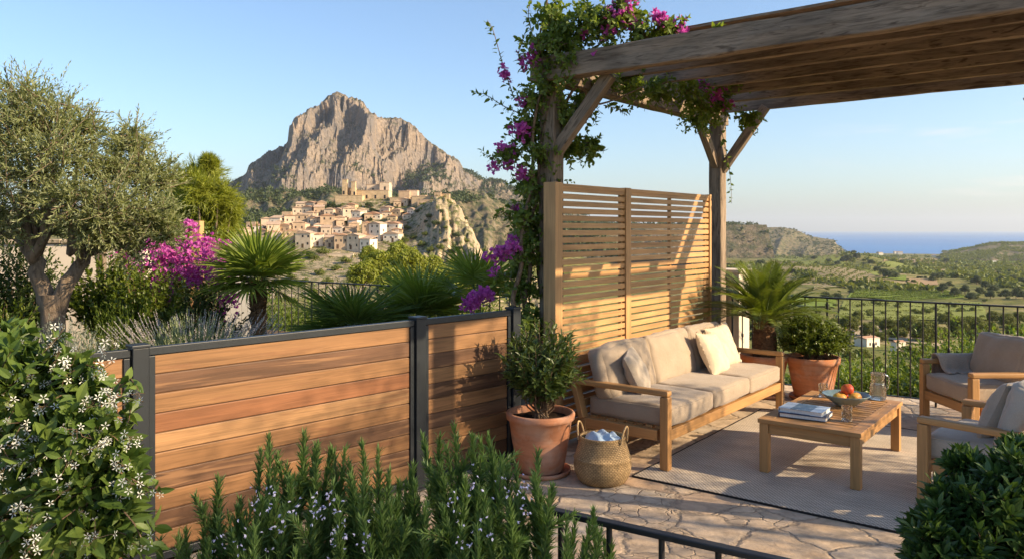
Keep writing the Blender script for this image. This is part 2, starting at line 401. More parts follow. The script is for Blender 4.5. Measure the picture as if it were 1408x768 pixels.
def terracotta(name, c=(.50, .215, .115)):
    m, nt, b = newmat(name, .85, .2); oc = coords(nt)
    n = noise(nt, oc, 5, 6, .6, .6); st = noise(nt, mapped(nt, oc, (2, 2, 16)), 1.5, 4); f = noise(nt, oc, 70, 4)
    col = mix(nt, 1.0, c, ramp(nt, st, [(.3, g1(.82)), (.7, g1(1.16))]), 'MULTIPLY')
    col = mix(nt, ramp(nt, n, [(.46, g1(0)), (.74, g1(.6))]), col, (.62, .46, .36))
    col = mix(nt, ramp(nt, noise(nt, oc, 9, 5), [(.58, g1(0)), (.8, g1(.4))]), col, (.22, .11, .07))
    nt.links.new(col, b.inputs['Base Color']); bumpn(nt, b, f, .25, .003); return m
M_TERRA = terracotta('terracotta'); M_TERRA2 = terracotta('orange_terracotta', (.56, .22, .10))
M_SOIL = plain('potting_soil', (.035, .022, .015), .95, .1, .4, 40, .6)

def flagstone():
    m, nt, b = newmat('flagstone', .8, .25); oc = coords(nt)
    wob = node(nt, 'ShaderNodeTexNoise', {'Vector': oc, 'Scale': 2.6, 'Detail': 4, 'Roughness': .6})
    wob2 = node(nt, 'ShaderNodeTexNoise', {'Vector': oc, 'Scale': 11., 'Detail': 3})
    v = node(nt, 'ShaderNodeVectorMath', {0: wob.outputs['Color'], 1: (.30, .30, 0)}, operation='MULTIPLY').outputs[0]
    v2 = node(nt, 'ShaderNodeVectorMath', {0: wob2.outputs['Color'], 1: (.03, .03, 0)}, operation='MULTIPLY').outputs[0]
    p = node(nt, 'ShaderNodeVectorMath', {0: oc, 1: v}, operation='ADD').outputs[0]
    p = node(nt, 'ShaderNodeVectorMath', {0: p, 1: v2}, operation='ADD').outputs[0]
    p = mapped(nt, p, (1, 1, 0))
    ve = node(nt, 'ShaderNodeTexVoronoi', {'Vector': p, 'Scale': 2.35, 'Randomness': 1.0}, feature='DISTANCE_TO_EDGE', voronoi_dimensions='2D').outputs['Distance']
    vc = node(nt, 'ShaderNodeTexVoronoi', {'Vector': p, 'Scale': 2.35, 'Randomness': 1.0}, feature='F1', voronoi_dimensions='2D').outputs['Color']
    ve2 = node(nt, 'ShaderNodeTexVoronoi', {'Vector': p, 'Scale': 6.5}, feature='DISTANCE_TO_EDGE', voronoi_dimensions='2D').outputs['Distance']
    sep = node(nt, 'ShaderNodeSeparateColor', {0: vc})
    edgew = math1(nt, 'ADD', .025, math1(nt, 'MULTIPLY', noise(nt, oc, 4, 3), .085))
    edge = math1(nt, 'DIVIDE', ve, edgew); edge = math1(nt, 'MINIMUM', edge, 1.0)
    sub = math1(nt, 'MINIMUM', math1(nt, 'MULTIPLY', ve2, 18.), 1.0)
    subm = math1(nt, 'GREATER_THAN', sep.outputs[1], .74)          # some cells are broken into small stones
    subf = math1(nt, 'MAXIMUM', sub, math1(nt, 'SUBTRACT', 1.0, subm))
    h = math1(nt, 'MINIMUM', edge, subf)
    stone = ramp(nt, sep.outputs[0], [(0, (.50, .37, .25)), (.3, (.58, .44, .31)), (.55, (.46, .39, .31)), (.8, (.55, .38, .25)), (1, (.62, .49, .36))])
    stone = mix(nt, 1.0, stone, ramp(nt, noise(nt, oc, 7, 8, .68, .4), [(.3, g1(.62)), (.5, g1(.95)), (.72, g1(1.22))]), 'MULTIPLY')
    stone = mix(nt, ramp(nt, noise(nt, oc, 3.1, 6, .6), [(.5, g1(0)), (.75, g1(.5))]), stone, (.42, .27, .16))
    mort = mix(nt, 1.0, (.36, .275, .195), ramp(nt, noise(nt, oc, 45, 4), [(.3, g1(.6)), (.7, g1(1.3))]), 'MULTIPLY')
    nt.links.new(mix(nt, h, mort, stone), b.inputs['Base Color'])
    hh = math1(nt, 'ADD', math1(nt, 'MULTIPLY', math1(nt, 'SMOOTH_MIN', h, 1.0), 1.0), math1(nt, 'MULTIPLY', noise(nt, oc, 5, 8, .6), 1.4))
    hh = math1(nt, 'ADD', hh, math1(nt, 'MULTIPLY', noise(nt, oc, 38, 5), .35))
    bumpn(nt, b, hh, .65, .014); return m
M_FLAG = flagstone()

def rugmat():
    m, nt, b = newmat('woven_rug', .95, .1); uv = coords(nt, 'UV')
    v = mapped(nt, uv, (56, 56, 1)); wn_ = node(nt, 'ShaderNodeTexNoise', {'Vector': mapped(nt, uv, (9, 9, 1)), 'Scale': 1.0, 'Detail': 3})
    v = node(nt, 'ShaderNodeVectorMath', {0: v, 1: node(nt, 'ShaderNodeVectorMath', {0: wn_.outputs['Color'], 1: (.7, .7, 0)}, operation='MULTIPLY').outputs[0]}, operation='ADD').outputs[0]
    ch = node(nt, 'ShaderNodeTexChecker', {'Vector': v, 'Scale': 1.0}).outputs['Fac']
    st = noise(nt, mapped(nt, uv, (1.5, 70, 1)), 1.0, 3); bl = noise(nt, mapped(nt, uv, (3, 3, 1)), 1.0, 4)
    fine = noise(nt, mapped(nt, uv, (150, 150, 1)), 1.0, 2)
    a = mix(nt, ch, (.70, .59, .46), (.38, .315, .25))
    a = mix(nt, 1.0, a, ramp(nt, st, [(.35, g1(.88)), (.65, g1(1.06))]), 'MULTIPLY')
    a = mix(nt, 1.0, a, ramp(nt, bl, [(.3, g1(.85)), (.7, g1(1.12))]), 'MULTIPLY')
    a = mix(nt, 1.0, a, ramp(nt, fine, [(.3, g1(.65)), (.7, g1(1.25))]), 'MULTIPLY')
    nt.links.new(a, b.inputs['Base Color']); bumpn(nt, b, math1(nt, 'ADD', ch, fine), .5, .004); return m
M_RUG = rugmat()
M_RUGEDGE = plain('rug_binding', (.03, .026, .024), .9, .1)

def basketmat(name, c):
    m, nt, b = newmat(name, .75, .2); uv = coords(nt, 'UV')
    w = node(nt, 'ShaderNodeTexBrick', {'Vector': mapped(nt, uv, (52, 78, 1)), 'Scale': 1.0, 'Mortar Size': .12, 'Mortar Smooth': .8, 'Brick Width': 1.0, 'Row Height': 1.0,
        'Color1': c4(c), 'Color2': c4(tuple(x * .72 for x in c)), 'Mortar': c4(tuple(x * .25 for x in c))})
    n = noise(nt, coords(nt), 9, 4)
    nt.links.new(mix(nt, 1.0, w.outputs['Color'], ramp(nt, n, [(.3, g1(.8)), (.7, g1(1.2))]), 'MULTIPLY'), b.inputs['Base Color'])
    bumpn(nt, b, math1(nt, 'SUBTRACT', 1.0, w.outputs['Fac']), .9, .006); return m
M_BASKET = basketmat('seagrass_weave', (.50, .33, .165))
M_ROPE = plain('twisted_seagrass', (.46, .31, .16), .8, .2, .35, 60, .5)

def bark(name, c, sc=(9, 9, 2.2)):
    m, nt, b = newmat(name, .9, .15); oc = coords(nt)
    n = noise(nt, mapped(nt, oc, sc), 2.2, 7, .65, .8)
    nt.links.new(mix(nt, 1.0, c, ramp(nt, n, [(.3, g1(.38)), (.5, g1(.95)), (.75, g1(1.4))]), 'MULTIPLY'), b.inputs['Base Color'])
    bumpn(nt, b, n, 1.0, .03); return m
M_BARK = bark('olive_bark', (.23, .17, .12)); M_PALMTRUNK = bark('palm_fibre', (.26, .145, .075), (16, 16, 30)); M_STEM = bark('woody_stem', (.24, .16, .10), (20, 20, 6))
M_GREENSTEM = plain('green_stem', (.12, .16, .05), .6)
M_OLIVE = leafmat('olive_leaf', [(.12, .145, .05), (.20, .225, .09), (.29, .31, .15), (.38, .40, .26)], .5, .35)
M_PINE = leafmat('pine_needle', [(.09, .11, .014), (.15, .165, .02), (.20, .20, .03)], .5, .35)
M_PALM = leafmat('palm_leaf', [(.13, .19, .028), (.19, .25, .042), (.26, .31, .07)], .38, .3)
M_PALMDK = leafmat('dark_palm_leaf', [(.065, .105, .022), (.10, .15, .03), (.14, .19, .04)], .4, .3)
M_SAGO = leafmat('cycad_leaf', [(.09, .135, .02), (.135, .185, .03), (.19, .235, .048)], .36, .3)
M_VINE = leafmat('vine_leaf', [(.085, .135, .022), (.135, .19, .033), (.20, .25, .055)], .45, .42)
M_BRACT = leafmat('magenta_bract', [(.50, .07, .34), (.62, .13, .45), (.72, .24, .56)], .6, .4, .2, (1.1, .8, 1.1))
M_JAS = leafmat('jasmine_leaf', [(.045, .085, .017), (.075, .125, .025), (.12, .175, .038), (.17, .22, .052)], .42, .3, .25)
M_WHITEFL = leafmat('white_petal', [(.72, .72, .62), (.80, .80, .72)], .6, .3, .2, (1, 1, .95))
M_ROSE = leafmat('rosemary_needle', [(.085, .145, .04), (.125, .20, .06), (.19, .27, .095)], .45, .35, .3, (1.3, 1.4, .7))
M_LILAC = leafmat('lilac_petal', [(.42, .42, .66), (.60, .60, .76)], .6, .3, .2, (1, 1, 1))
M_LAVL = leafmat('lavender_leaf', [(.15, .19, .09), (.22, .255, .125), (.30, .32, .18)], .6, .2)
M_LAVF = leafmat('lavender_spike', [(.44, .36, .42), (.54, .46, .46), (.60, .53, .48)], .7, .2, .2, (1, 1, 1))
M_GREY = leafmat('silver_leaf', [(.13, .155, .12), (.19, .21, .165), (.25, .26, .21)], .65, .15)
M_BRIGHT = leafmat('bright_shrub_leaf', [(.07, .11, .014), (.12, .165, .022), (.17, .20, .035)], .4, .4)
M_BOX = leafmat('box_leaf', [(.065, .10, .014), (.11, .15, .022), (.165, .20, .038)], .35, .3)
M_DARK = leafmat('dark_shrub_leaf', [(.03, .055, .014), (.055, .085, .02), (.09, .12, .028)], .4, .3)
M_PITT = leafmat('glossy_leaf', [(.03, .065, .016), (.055, .105, .025), (.09, .15, .038)], .36, .25, .35)
M_OLEA = leafmat('pot_shrub_leaf', [(.065, .105, .026), (.105, .15, .038), (.16, .20, .06)], .35, .25, .45)
M_FARTREE = leafmat('far_foliage', [(.085, .11, .02), (.13, .155, .027), (.19, .20, .04)], .6, .3)
M_FARDARK = leafmat('far_dark_foliage', [(.04, .06, .02), (.06, .082, .026), (.085, .105, .034)], .6, .2)
M_LIMEPINE = leafmat('lime_pine_needle', [(.15, .175, .018), (.22, .245, .028), (.29, .30, .05)], .5, .4)
M_FARBRIGHT = leafmat('far_bright_foliage', [(.11, .135, .018), (.155, .175, .024), (.19, .20, .035)], .6, .35)
def glassmat(nm='clear_glass', ior=1.45, k=.55):
    m = bpy.data.materials.new(nm); m.use_nodes = True; nt = m.node_tree; b = nt.nodes['Principled BSDF']
    b.inputs['Transmission Weight'].default_value = 1; b.inputs['IOR'].default_value = ior; b.inputs['Roughness'].default_value = .02
    t = node(nt, 'ShaderNodeBsdfTransparent', {'Color': (.97, .985, .98, 1)})
    ms = node(nt, 'ShaderNodeMixShader', {0: k, 1: t.outputs[0], 2: b.outputs[0]}); nt.links.new(ms.outputs[0], nt.nodes['Material Output'].inputs['Surface']); return m
M_GLASS = glassmat()
M_WATER = glassmat('water_fill', 1.33, .5)
M_BOWL = plain('blue_glaze', (.17, .25, .26), .3, .5, .12, 14)
def fruitmat(name, a, b_):
    m, nt, b = newmat(name, .45, .3); n = noise(nt, coords(nt), 14, 4)
    nt.links.new(ramp(nt, n, [(.35, a), (.6, b_)]), b.inputs['Base Color']); return m
M_PEACH = fruitmat('peach_skin', (.62, .17, .04), (.66, .07, .03)); M_PEAR = fruitmat('yellow_skin', (.66, .42, .07), (.60, .24, .05))
M_PAGES = plain('page_edges', (.72, .69, .62), .9, .1, .1, 90)
M_NAVY = plain('navy_cover', (.025, .035, .09), .4, .4)
def covermat():
    m, nt, b = newmat('photo_cover', .3, .4); uv = coords(nt, 'Generated')
    s = node(nt, 'ShaderNodeSeparateXYZ', {0: uv})
    x, y = s.outputs[0], s.outputs[1]
    ins = math1(nt, 'MULTIPLY', math1(nt, 'GREATER_THAN', x, .27), math1(nt, 'LESS_THAN', x, .74))
    n = noise(nt, mapped(nt, uv, (7, 5, 1)), 1.6, 5, .6, .5)
    pic = ramp(nt, n, [(.35, (.05, .09, .16)), (.48, (.16, .25, .36)), (.56, (.09, .15, .22)), (.68, (.42, .5, .56))])
    nt.links.new(mix(nt, ins, (.50, .60, .72), pic), b.inputs['Base Color']); return m
M_COVER = covermat()
# ---------------------------------------------------------------- terrain
SEA_Z = -131.0
PR = np.array([[0, -.30], [10.6, -.32], [12.5, -.9], [16, -2.3], [30, -7], [80, -14], [190, -27], [400, -42], [700, -56], [1300, -70], [3000, -99], [4700, -129], [6000, -170], [9000, -260]])
PL = np.array([[0, -.30], [10.6, -.32], [14.5, -.5], [18, -3], [30, -7], [80, -13], [190, -20], [400, -24], [700, -16], [1300, 8], [2000, 34], [3000, 60], [5000, 90], [9000, 120]])
def terrain(x, y):
    x = np.asarray(x, float); y = np.asarray(y, float); r = np.hypot(x, y)
    k = np.where(y > .1, x / np.maximum(y, .1), np.sign(x) * 3)
    s = sstep(.16, -.12, k) if False else 1 - sstep(-.12, .16, k)
    z = np.interp(r, PR[:, 0], PR[:, 1]) * (1 - s) + np.interp(r, PL[:, 0], PL[:, 1]) * s
    und = fbm(x * .006, y * .006, 4, 3) * np.clip(r * .005, 0, 6) + fbm(x * .03, y * .03, 3, 9) * np.clip(r * .006, 0, 2.2) * (r > 14)
    und = und * np.clip((2900 - r) / 1500, .06, 1)
    z = z + und * sstep(14, 60, r)
    z = z + 26 * np.exp(-(((x - 735) / 95) ** 2 + ((y - 1720) / 130) ** 2))      # wooded knoll
    z = z + 15 * np.exp(-(((x - 410) / 150) ** 2 + ((y - 1120) / 170) ** 2))
    back = sstep(0, -8, y) if False else np.clip(-y / 8, 0, 1)
    return z * (1 - back) + (-.3) * back
def ray_hit(px, py, y0=9.0):
    y = y0
    while y < 9000:
        p = at(px, py, y)
        if p.z <= terrain(p.x, p.y): return p
        y *= 1.012
    return at(px, py, 9000)
def strip(nm, mat, ks, ys, zf, flip=False):
    K, Y = np.meshgrid(ks, ys, indexing='ij'); X = K * Y
    mb = MB(); grid(mb, np.stack([X, Y, zf(X, Y)], -1), 0, True, None, flip)
    return tag(mb.build(nm, mat), kind='structure')

def terrmat():
    m, nt, b = newmat('valley_ground', .95, .1); oc = coords(nt)
    n1 = noise(nt, oc, .008, 6, .6, .8); n2 = noise(nt, oc, .05, 6, .65); n3 = noise(nt, oc, .6, 5, .65)
    c = ramp(nt, n1, [(.32, (.10, .115, .028)), (.45, (.155, .16, .04)), (.55, (.20, .18, .055)), (.64, (.34, .26, .135)), (.75, (.13, .145, .035))])
    c = mix(nt, ramp(nt, n2, [(.5, g1(0)), (.62, g1(.75))]), c, (.055, .07, .026))
    c = mix(nt, 1.0, c, ramp(nt, n3, [(.3, g1(.6)), (.7, g1(1.35))]), 'MULTIPLY')
    nt.links.new(c, b.inputs['Base Color']); bumpn(nt, b, n3, .8, .6); return m
M_TERR = terrmat()
# one sheet all round the camera, finer in front
ang = np.concatenate([np.linspace(-180, -48, 34)[:-1], np.linspace(-48, 48, 300), np.linspace(48, 180, 34)[1:]])
rad = np.concatenate([[0.3, 4, 8], np.geomspace(9.5, 9000, 230)])
A_, R_ = np.meshgrid(np.radians(ang), rad, indexing='ij')
X_, Y_ = np.sin(A_) * R_, np.cos(A_) * R_
mb = MB(); grid(mb, np.stack([X_, Y_, terrain(X_, Y_)], -1), 0, True, None, True)
tag(mb.build('terrain', M_TERR), kind='structure')

def rockmat(nm, rock, rock2, scrub, dirt, sc=1.0, lo=.55, hi=.8):
    m, nt, b = newmat(nm, .95, .1); oc = coords(nt)
    geo = nt.nodes.new('ShaderNodeNewGeometry'); nzv = node(nt, 'ShaderNodeSeparateXYZ', {0: geo.outputs['Normal']}).outputs[2]
    n1 = noise(nt, mapped(nt, oc, (sc, sc, sc * .45)), .012, 7, .65, .6); n2 = noise(nt, oc, .035 * sc, 7, .7); n3 = noise(nt, oc, .12 * sc, 5, .7)
    rk = mix(nt, ramp(nt, n1, [(.38, g1(0)), (.62, g1(1))]), rock, rock2)
    rk = mix(nt, 1.0, rk, ramp(nt, n3, [(.3, g1(.62)), (.65, g1(1.22))]), 'MULTIPLY')
    sl = math1(nt, 'ADD', nzv, math1(nt, 'MULTIPLY', math1(nt, 'SUBTRACT', n2, .5), .7))
    gr = mix(nt, ramp(nt, n2, [(.42, g1(0)), (.6, g1(1))]), dirt, scrub)
    gr = mix(nt, 1.0, gr, ramp(nt, n3, [(.3, g1(.6)), (.7, g1(1.3))]), 'MULTIPLY')
    nt.links.new(mix(nt, ramp(nt, sl, [(lo, g1(0)), (hi, g1(1))]), rk, gr), b.inputs['Base Color'])
    bumpn(nt, b, math1(nt, 'ADD', n2, math1(nt, 'MULTIPLY', n3, .6)), 1.0, 9 / sc); return m
M_MOUNT = rockmat('mountain_rock', (.31, .235, .17), (.165, .15, .14), (.075, .08, .042), (.20, .155, .10), 1.0, .5, .72)
M_HILL = rockmat('hill_scrub', (.34, .27, .20), (.25, .20, .15), (.07, .085, .035), (.24, .185, .11), 2.0, .45, .7)
M_CLIFF = rockmat('village_cliff', (.56, .42, .27), (.40, .30, .20), (.11, .125, .04), (.42, .33, .22), 7.0, .5, .78)

SIL = np.array([(150, 310), (240, 296), (300, 262), (311, 253), (342, 238), (344, 226), (366, 211), (391, 202), (398, 192), (404, 186), (409, 169), (420, 160), (437, 149), (446, 137), (453, 131), (464, 126), (472, 129), (479, 134), (490, 135), (499, 140), (505, 149), (510, 155), (522, 163), (548, 162), (560, 167), (570, 173), (577, 181), (584, 189), (597, 199), (610, 208), (622, 216), (632, 222), (639, 235), (659, 246), (686, 249), (712, 260), (760, 284), (860, 312), (1000, 330)])
def mountain():
    px = np.concatenate([np.linspace(150, 290, 50)[:-1], np.linspace(290, 730, 420), np.linspace(730, 1000, 60)[1:]])
    v = np.concatenate([np.linspace(-.5, 0, 14)[:-1], np.linspace(0, .5, 130)[:-1], np.linspace(.5, 1.15, 90)])
    K, Vv = np.meshgrid((px - 704) / FPX, v, indexing='ij'); PX = K * FPX + 704
    Y = 2500 - Vv * 640; X = K * 2500 * (1 - .12 * Vv)
    T = HC + (HOR - np.interp(PX, SIL[:, 0], SIL[:, 1])) * 2500 / FPX
    wx = PX + 14 * fbm(PX * .02, Vv * 2.5, 3, 4)
    big = ridged(wx * .0115 + 2.3 + .55 * Vv, Vv * .8 + 3, 2, 40); mid = ridged(wx * .03 + 1.0 * Vv, Vv * 2.0, 3, 51); fine = ridged(wx * .10 + fbm(PX * .06, Vv * 8, 2, 8), Vv * 7, 4, 77)
    vv = Vv - (big - .55) * .62 * sstep(0, .18, Vv) - (mid - .6) * .10 * sstep(0, .1, Vv) - (fine - .6) * .085 * sstep(0, .06, Vv)
    vv = np.where(Vv < 0, -Vv * 1.2, np.maximum(vv, 0))
    g = 1 - .10 * sstep(0, .10, vv) - .50 * np.clip((vv - .03) / .42, 0, 1) ** .85 - .12 * sstep(.40, .55, vv) - .28 * np.clip((vv - .45) / .7, 0, 1) ** .9
    base = 12.0
    hgt = np.maximum(T - base, 0); Z = base + hgt * g * (1 - np.clip(Vv, 0, 1) * 640 / 2500)
    Z += fbm(PX * .2, Vv * 22, 5, 91, .6) * 15 * np.clip(hgt / 300, .1, 1) * sstep(.01, .06, np.abs(Vv)) + fbm(PX * .45, Vv * 50, 3, 92, .6) * 6 * np.clip(hgt / 300, .1, 1)
    Z -= np.where(Vv > 1.0, (Vv - 1.0) * 500, 0)
    mb = MB(); grid(mb, np.stack([X, Y, Z], -1), 0, False, None)
    return tag(mb.build('mountain', M_MOUNT), kind='structure')
mountain()

def ridge_hill(nm, mat, pts, Yc, depth, base, amp=6, step=2.0, seed=5, nv=70, skirt=0):
    """a hill whose crest has the given outline at distance Yc"""
    pts = np.array(pts, float); px = np.arange(pts[0, 0], pts[-1, 0] + .1, step); v = np.linspace(-.7, 1.0, nv)
    PX, Vv = np.meshgrid(px, v, indexing='ij'); K = (PX - 704) / FPX; Y = Yc - Vv * depth; X = K * Y
    T = HC + (HOR - np.interp(PX, pts[:, 0], pts[:, 1])) * Yc / FPX
    rd = ridged(PX * .03 + Vv * .5, Vv * 1.1, 4, seed); a = np.abs(Vv) - (rd - .6) * .35 * sstep(0, .25, np.abs(Vv))
    g = 1 - sstep(0, 1, np.clip(a, 0, 1)); g = np.where(Vv < 0, g, 1 - np.clip(a, 0, 1) ** 1.15)
    h = np.maximum(T - base, 0); Z = base + h * g * (1 - np.clip(Vv, 0, 1) * depth / Yc) + fbm(PX * .09, Vv * 7, 5, seed + 2, .6) * amp * np.clip(h / 40, .1, 1)
    Z -= np.where(Vv > .9, (Vv - .9) * 200 + 2, 0) + np.where(Vv < -.6, 10, 0)
    mb = MB(); grid(mb, np.stack([X, Y, Z], -1), 0, True, None)
    return tag(mb.build(nm, mat), kind='structure')
ridge_hill('foothill', M_HILL, [(180, 300), (300, 285), (340, 268), (375, 264), (420, 268), (455, 262), (500, 268), (560, 272), (610, 268), (640, 262), (665, 266), (690, 282), (712, 292), (760, 305), (850, 316)], 1250, 420, -4, 9, 2.0, 21)
ridge_hill('coastal_hill', M_HILL, [(860, 325), (930, 316), (985, 315), (1000, 313), (1014, 310), (1035, 311), (1052, 313), (1072, 313), (1089, 315), (1100, 319), (1111, 324), (1130, 328), (1146, 330), (1152, 338), (1160, 345)], 3500, 600, -96, 4, 1.2, 33)
ridge_hill('headland', M_HILL, [(1296, 350), (1308, 347), (1322, 344), (1336, 341), (1349, 338), (1360, 336), (1374, 335), (1408, 334), (1450, 331), (1520, 332), (1600, 340)], 2900, 600, -92, 4, 1.5, 44)

# the village hill
TP = np.array([(200, -14), (280, -9), (330, -2), (360, 0), (385, 3.5), (410, 9), (440, 15), (470, 21), (520, 23), (560, 22.5), (600, 21), (618, 19.5), (630, 13), (640, 6), (650, -3), (658, -11), (668, -19), (690, -27), (760, -34)], float)
def vhill(x, y):
    x = np.asarray(x, float); y = np.asarray(y, float); px = 704 + FPX * x / y
    top = np.interp(px, TP[:, 0], TP[:, 1])
    front = np.interp(y, [250, 300, 340, 380, 480, 520, 600, 680], [-30, -23, -16, -9.5, 22, 21, 4, -40])
    cl = sstep(560, 604, px + 10 * fbm(x * .06, y * .06, 3, 60)); ywob = y + 7 * fbm(px * .07, y * .0, 3, 61) + 4 * fbm(px * .25, y * .02, 3, 63)
    cf = np.interp(ywob, [250, 300, 340, 372, 395, 412, 438, 520, 600, 680], [-32, -26, -18, -9, 1, 12, 21, 21, 4, -40])
    front = front * (1 - cl) + cf * cl
    z = np.minimum(front, top)
    rk = np.clip(np.abs(front - top) / 6, 0, 1)
    z = z - 1.2 * np.exp(-((front - top) / 3) ** 2)
    z = z - 45 * sstep(300, 232, px) - 30 * sstep(285, 262, y) - 40 * sstep(560, 640, y)
    z = z + fbm(x * .045, y * .045, 4, 70) * 1.6 + cl * (fbm(px * .06, y * .05 + z * .04, 5, 71, .62)) * 6.5 + cl * (ridged(px * .09 + z * .03, y * .06, 3, 72) - .6) * 2.5 * rk
    return z
strip('village_hill', M_CLIFF, (np.arange(230, 760, 1.6) - 704) / FPX, np.arange(262, 640, 1.7), vhill)

# ---------------------------------------------------------------- sea
def seamat():
    m, nt, b = newmat('sea_water', .35, .25); oc = coords(nt)
    n = noise(nt, mapped(nt, oc, (.0012, .0004, 1)), 1.0, 5)
    nt.links.new(ramp(nt, n, [(.3, (.02, .13, .36)), (.7, (.03, .18, .44))]), b.inputs['Base Color'])
    bumpn(nt, b, noise(nt, oc, .02, 6), 1.0, 12); return m
mb = MB(); xs = np.linspace(-1.4, 1.4, 30); ys = np.geomspace(3300, 42000, 40); K, Yg = np.meshgrid(xs, ys, indexing='ij')
grid(mb, np.stack([K * Yg, Yg, np.full_like(K, SEA_Z)], -1))
tag(mb.build('sea', seamat()), kind='structure')

# ---------------------------------------------------------------- fields and paths on the valley floor
def drape(nm, quad, mat, lift=.5, n=26, rowgap=None):
    c = [ray_hit(*q) for q in quad]; c = [np.array(p[:2]) for p in c]
    u = np.linspace(0, 1, n)[:, None, None]; v = np.linspace(0, 1, n)[None, :, None]
    P = (c[0]*(1-u)*(1-v) + c[1]*u*(1-v) + c[2]*u*v + c[3]*(1-u)*v)
    P = P + (fbm(P[..., 0:1] * .02, P[..., 1:2] * .02, 3, 7)) * 6 * np.minimum(np.minimum(u, 1-u), np.minimum(v, 1-v)) * 2
    Z = terrain(P[..., 0], P[..., 1]) + lift
    mb = MB(); grid(mb, np.dstack([P, Z])); o = tag(mb.build(nm, mat), kind='structure')
    # keep the sheet facing up
    if o.data.polygons[0].normal.z < 0: o.data.flip_normals()
    return c
def fieldmat(nm, a, b_, sc=.05):
    m, nt, b = newmat(nm, .95, .1); oc = coords(nt); n = noise(nt, oc, sc, 6, .65); f = noise(nt, oc, .7, 4)
    c = mix(nt, n, a, b_); nt.links.new(mix(nt, 1.0, c, ramp(nt, f, [(.3, g1(.7)), (.7, g1(1.25))]), 'MULTIPLY'), b.inputs['Base Color']); return m
M_F1 = fieldmat('orchard_soil', (.30, .23, .14), (.24, .20, .09)); M_F2 = fieldmat('vine_green', (.13, .19, .022), (.18, .22, .035)); M_F3 = fieldmat('dry_field', (.36, .25, .14), (.30, .20, .11))
M_F4 = fieldmat('pale_track', (.42, .33, .22), (.36, .28, .18)); M_F5 = fieldmat('meadow', (.18, .21, .045), (.22, .23, .06))
FIELDS = {}
FIELDS['orchard'] = drape('field', [(1020, 392), (1155, 394), (1205, 381), (1062, 358)], M_F1)
FIELDS['vine'] = drape('field', [(1165, 410), (1330, 410), (1290, 394), (1175, 393)], M_F2, .6)
FIELDS['meadow'] = drape('field', [(1060, 357), (1205, 380), (1235, 377), (1100, 352)], M_F5, .55)
drape('field', [(1247, 391), (1290, 392), (1288, 384), (1249, 384)], M_F3, .7)
drape('field', [(1315, 381), (1380, 380), (1390, 372), (1318, 372)], M_F5, .7)
FIELDS["lower"] = drape("field", [(1150, 440), (1360, 440), (1350, 416), (1160, 414)], M_F5, .5)
drape('field', [(1200, 372), (1275, 377), (1290, 366), (1215, 362)], M_F5, .7)
for q, mm in (([(1300, 366), (1400, 362), (1408, 357), (1310, 359)], M_F2), ([(1215, 362), (1285, 362), (1290, 356), (1225, 356)], M_F3), ([(1330, 356), (1408, 355), (1408, 350), (1335, 351)], M_F5), ([(1150, 353), (1215, 355), (1215, 350), (1155, 349)], M_F2), ([(1080, 418), (1150, 424), (1150, 410), (1090, 405)], M_F2), ([(1220, 384), (1246, 386), (1246, 380), (1222, 379)], M_F2), ([(1360, 372), (1408, 372), (1408, 377), (1370, 378)], M_F3)): drape('field', q, mm, .65)
drape('dirt_path', [(1118, 399), (1198, 389), (1196, 386.5), (1120, 394)], M_F4, .8)
drape('dirt_path', [(1290, 372), (1408, 366), (1408, 363), (1300, 369)], M_F4, .8)
drape('dirt_path', [(1130, 455), (1290, 478), (1300, 466), (1150, 444)], M_F4, .4)

# ---------------------------------------------------------------- terrace floor
mb = MB(); xs = np.linspace(-1, 1, 2)
def quadsheet(mb, pts, z, th=.25):
    P = np.array([(p[0], p[1], z) for p in pts]); n = len(P); Q = P.copy(); Q[:, 2] -= th
    mb.add(np.vstack([P, Q]), np.array([list(range(n))]), None)
    mb.add(np.vstack([P, Q]), np.array([[i, (i + n), (i + 1) % n + n, (i + 1) % n] for i in range(n)]), None)
# fence line runs from (-3.5,3.02) to (0.05,6.6); the terrace lies to its right
PATIO = [(-3.6, 2.85), (-6.5, -.2), (-4, -5), (9, -5), (12, 4.0), (2.7, 10.25), (.27, 7.05), (.05, 6.72)]
mb = MB(); quadsheet(mb, PATIO[::-1], 0.0)
o = mb.build('patio_floor', M_FLAG); tag(o, kind='structure')
if o.data.polygons[0].normal.z < 0: o.data.flip_normals()
M_GARDEN = plain('garden_soil', (.13, .09, .055), .95, .1, .5, 3, .6)
mb = MB(); quadsheet(mb, [(-3.75, 2.9), (-.03, 6.75), (.22, 7.12), (2.55, 10.05), (2.2, 10.6), (-4.9, 14.4), (-12, 14), (-11, 3)], .12, .6)
o = mb.build('garden_bed', M_GARDEN); tag(o, kind='structure')
if o.data.polygons[0].normal.z < 0: o.data.flip_normals()

# ---------------------------------------------------------------- haze: the air over the valley
HAZE = 4.0e-5
mb = MB(); box2(mb, (-52000, -300, -265), (52000, 43000, 640))
hz = mb.build('haze', bpy.data.materials.new('haze_air')); hm = hz.data.materials[0]; hm.use_nodes = True
hm.node_tree.nodes.clear(); ho = hm.node_tree.nodes.new('ShaderNodeOutputMaterial')
hv = node(hm.node_tree, 'ShaderNodeVolumePrincipled', {'Color': (.80, .87, .95, 1), 'Density': HAZE, 'Anisotropy': .2})
hm.node_tree.links.new(hv.outputs[0], ho.inputs['Volume']); tag(hz, kind='stuff')
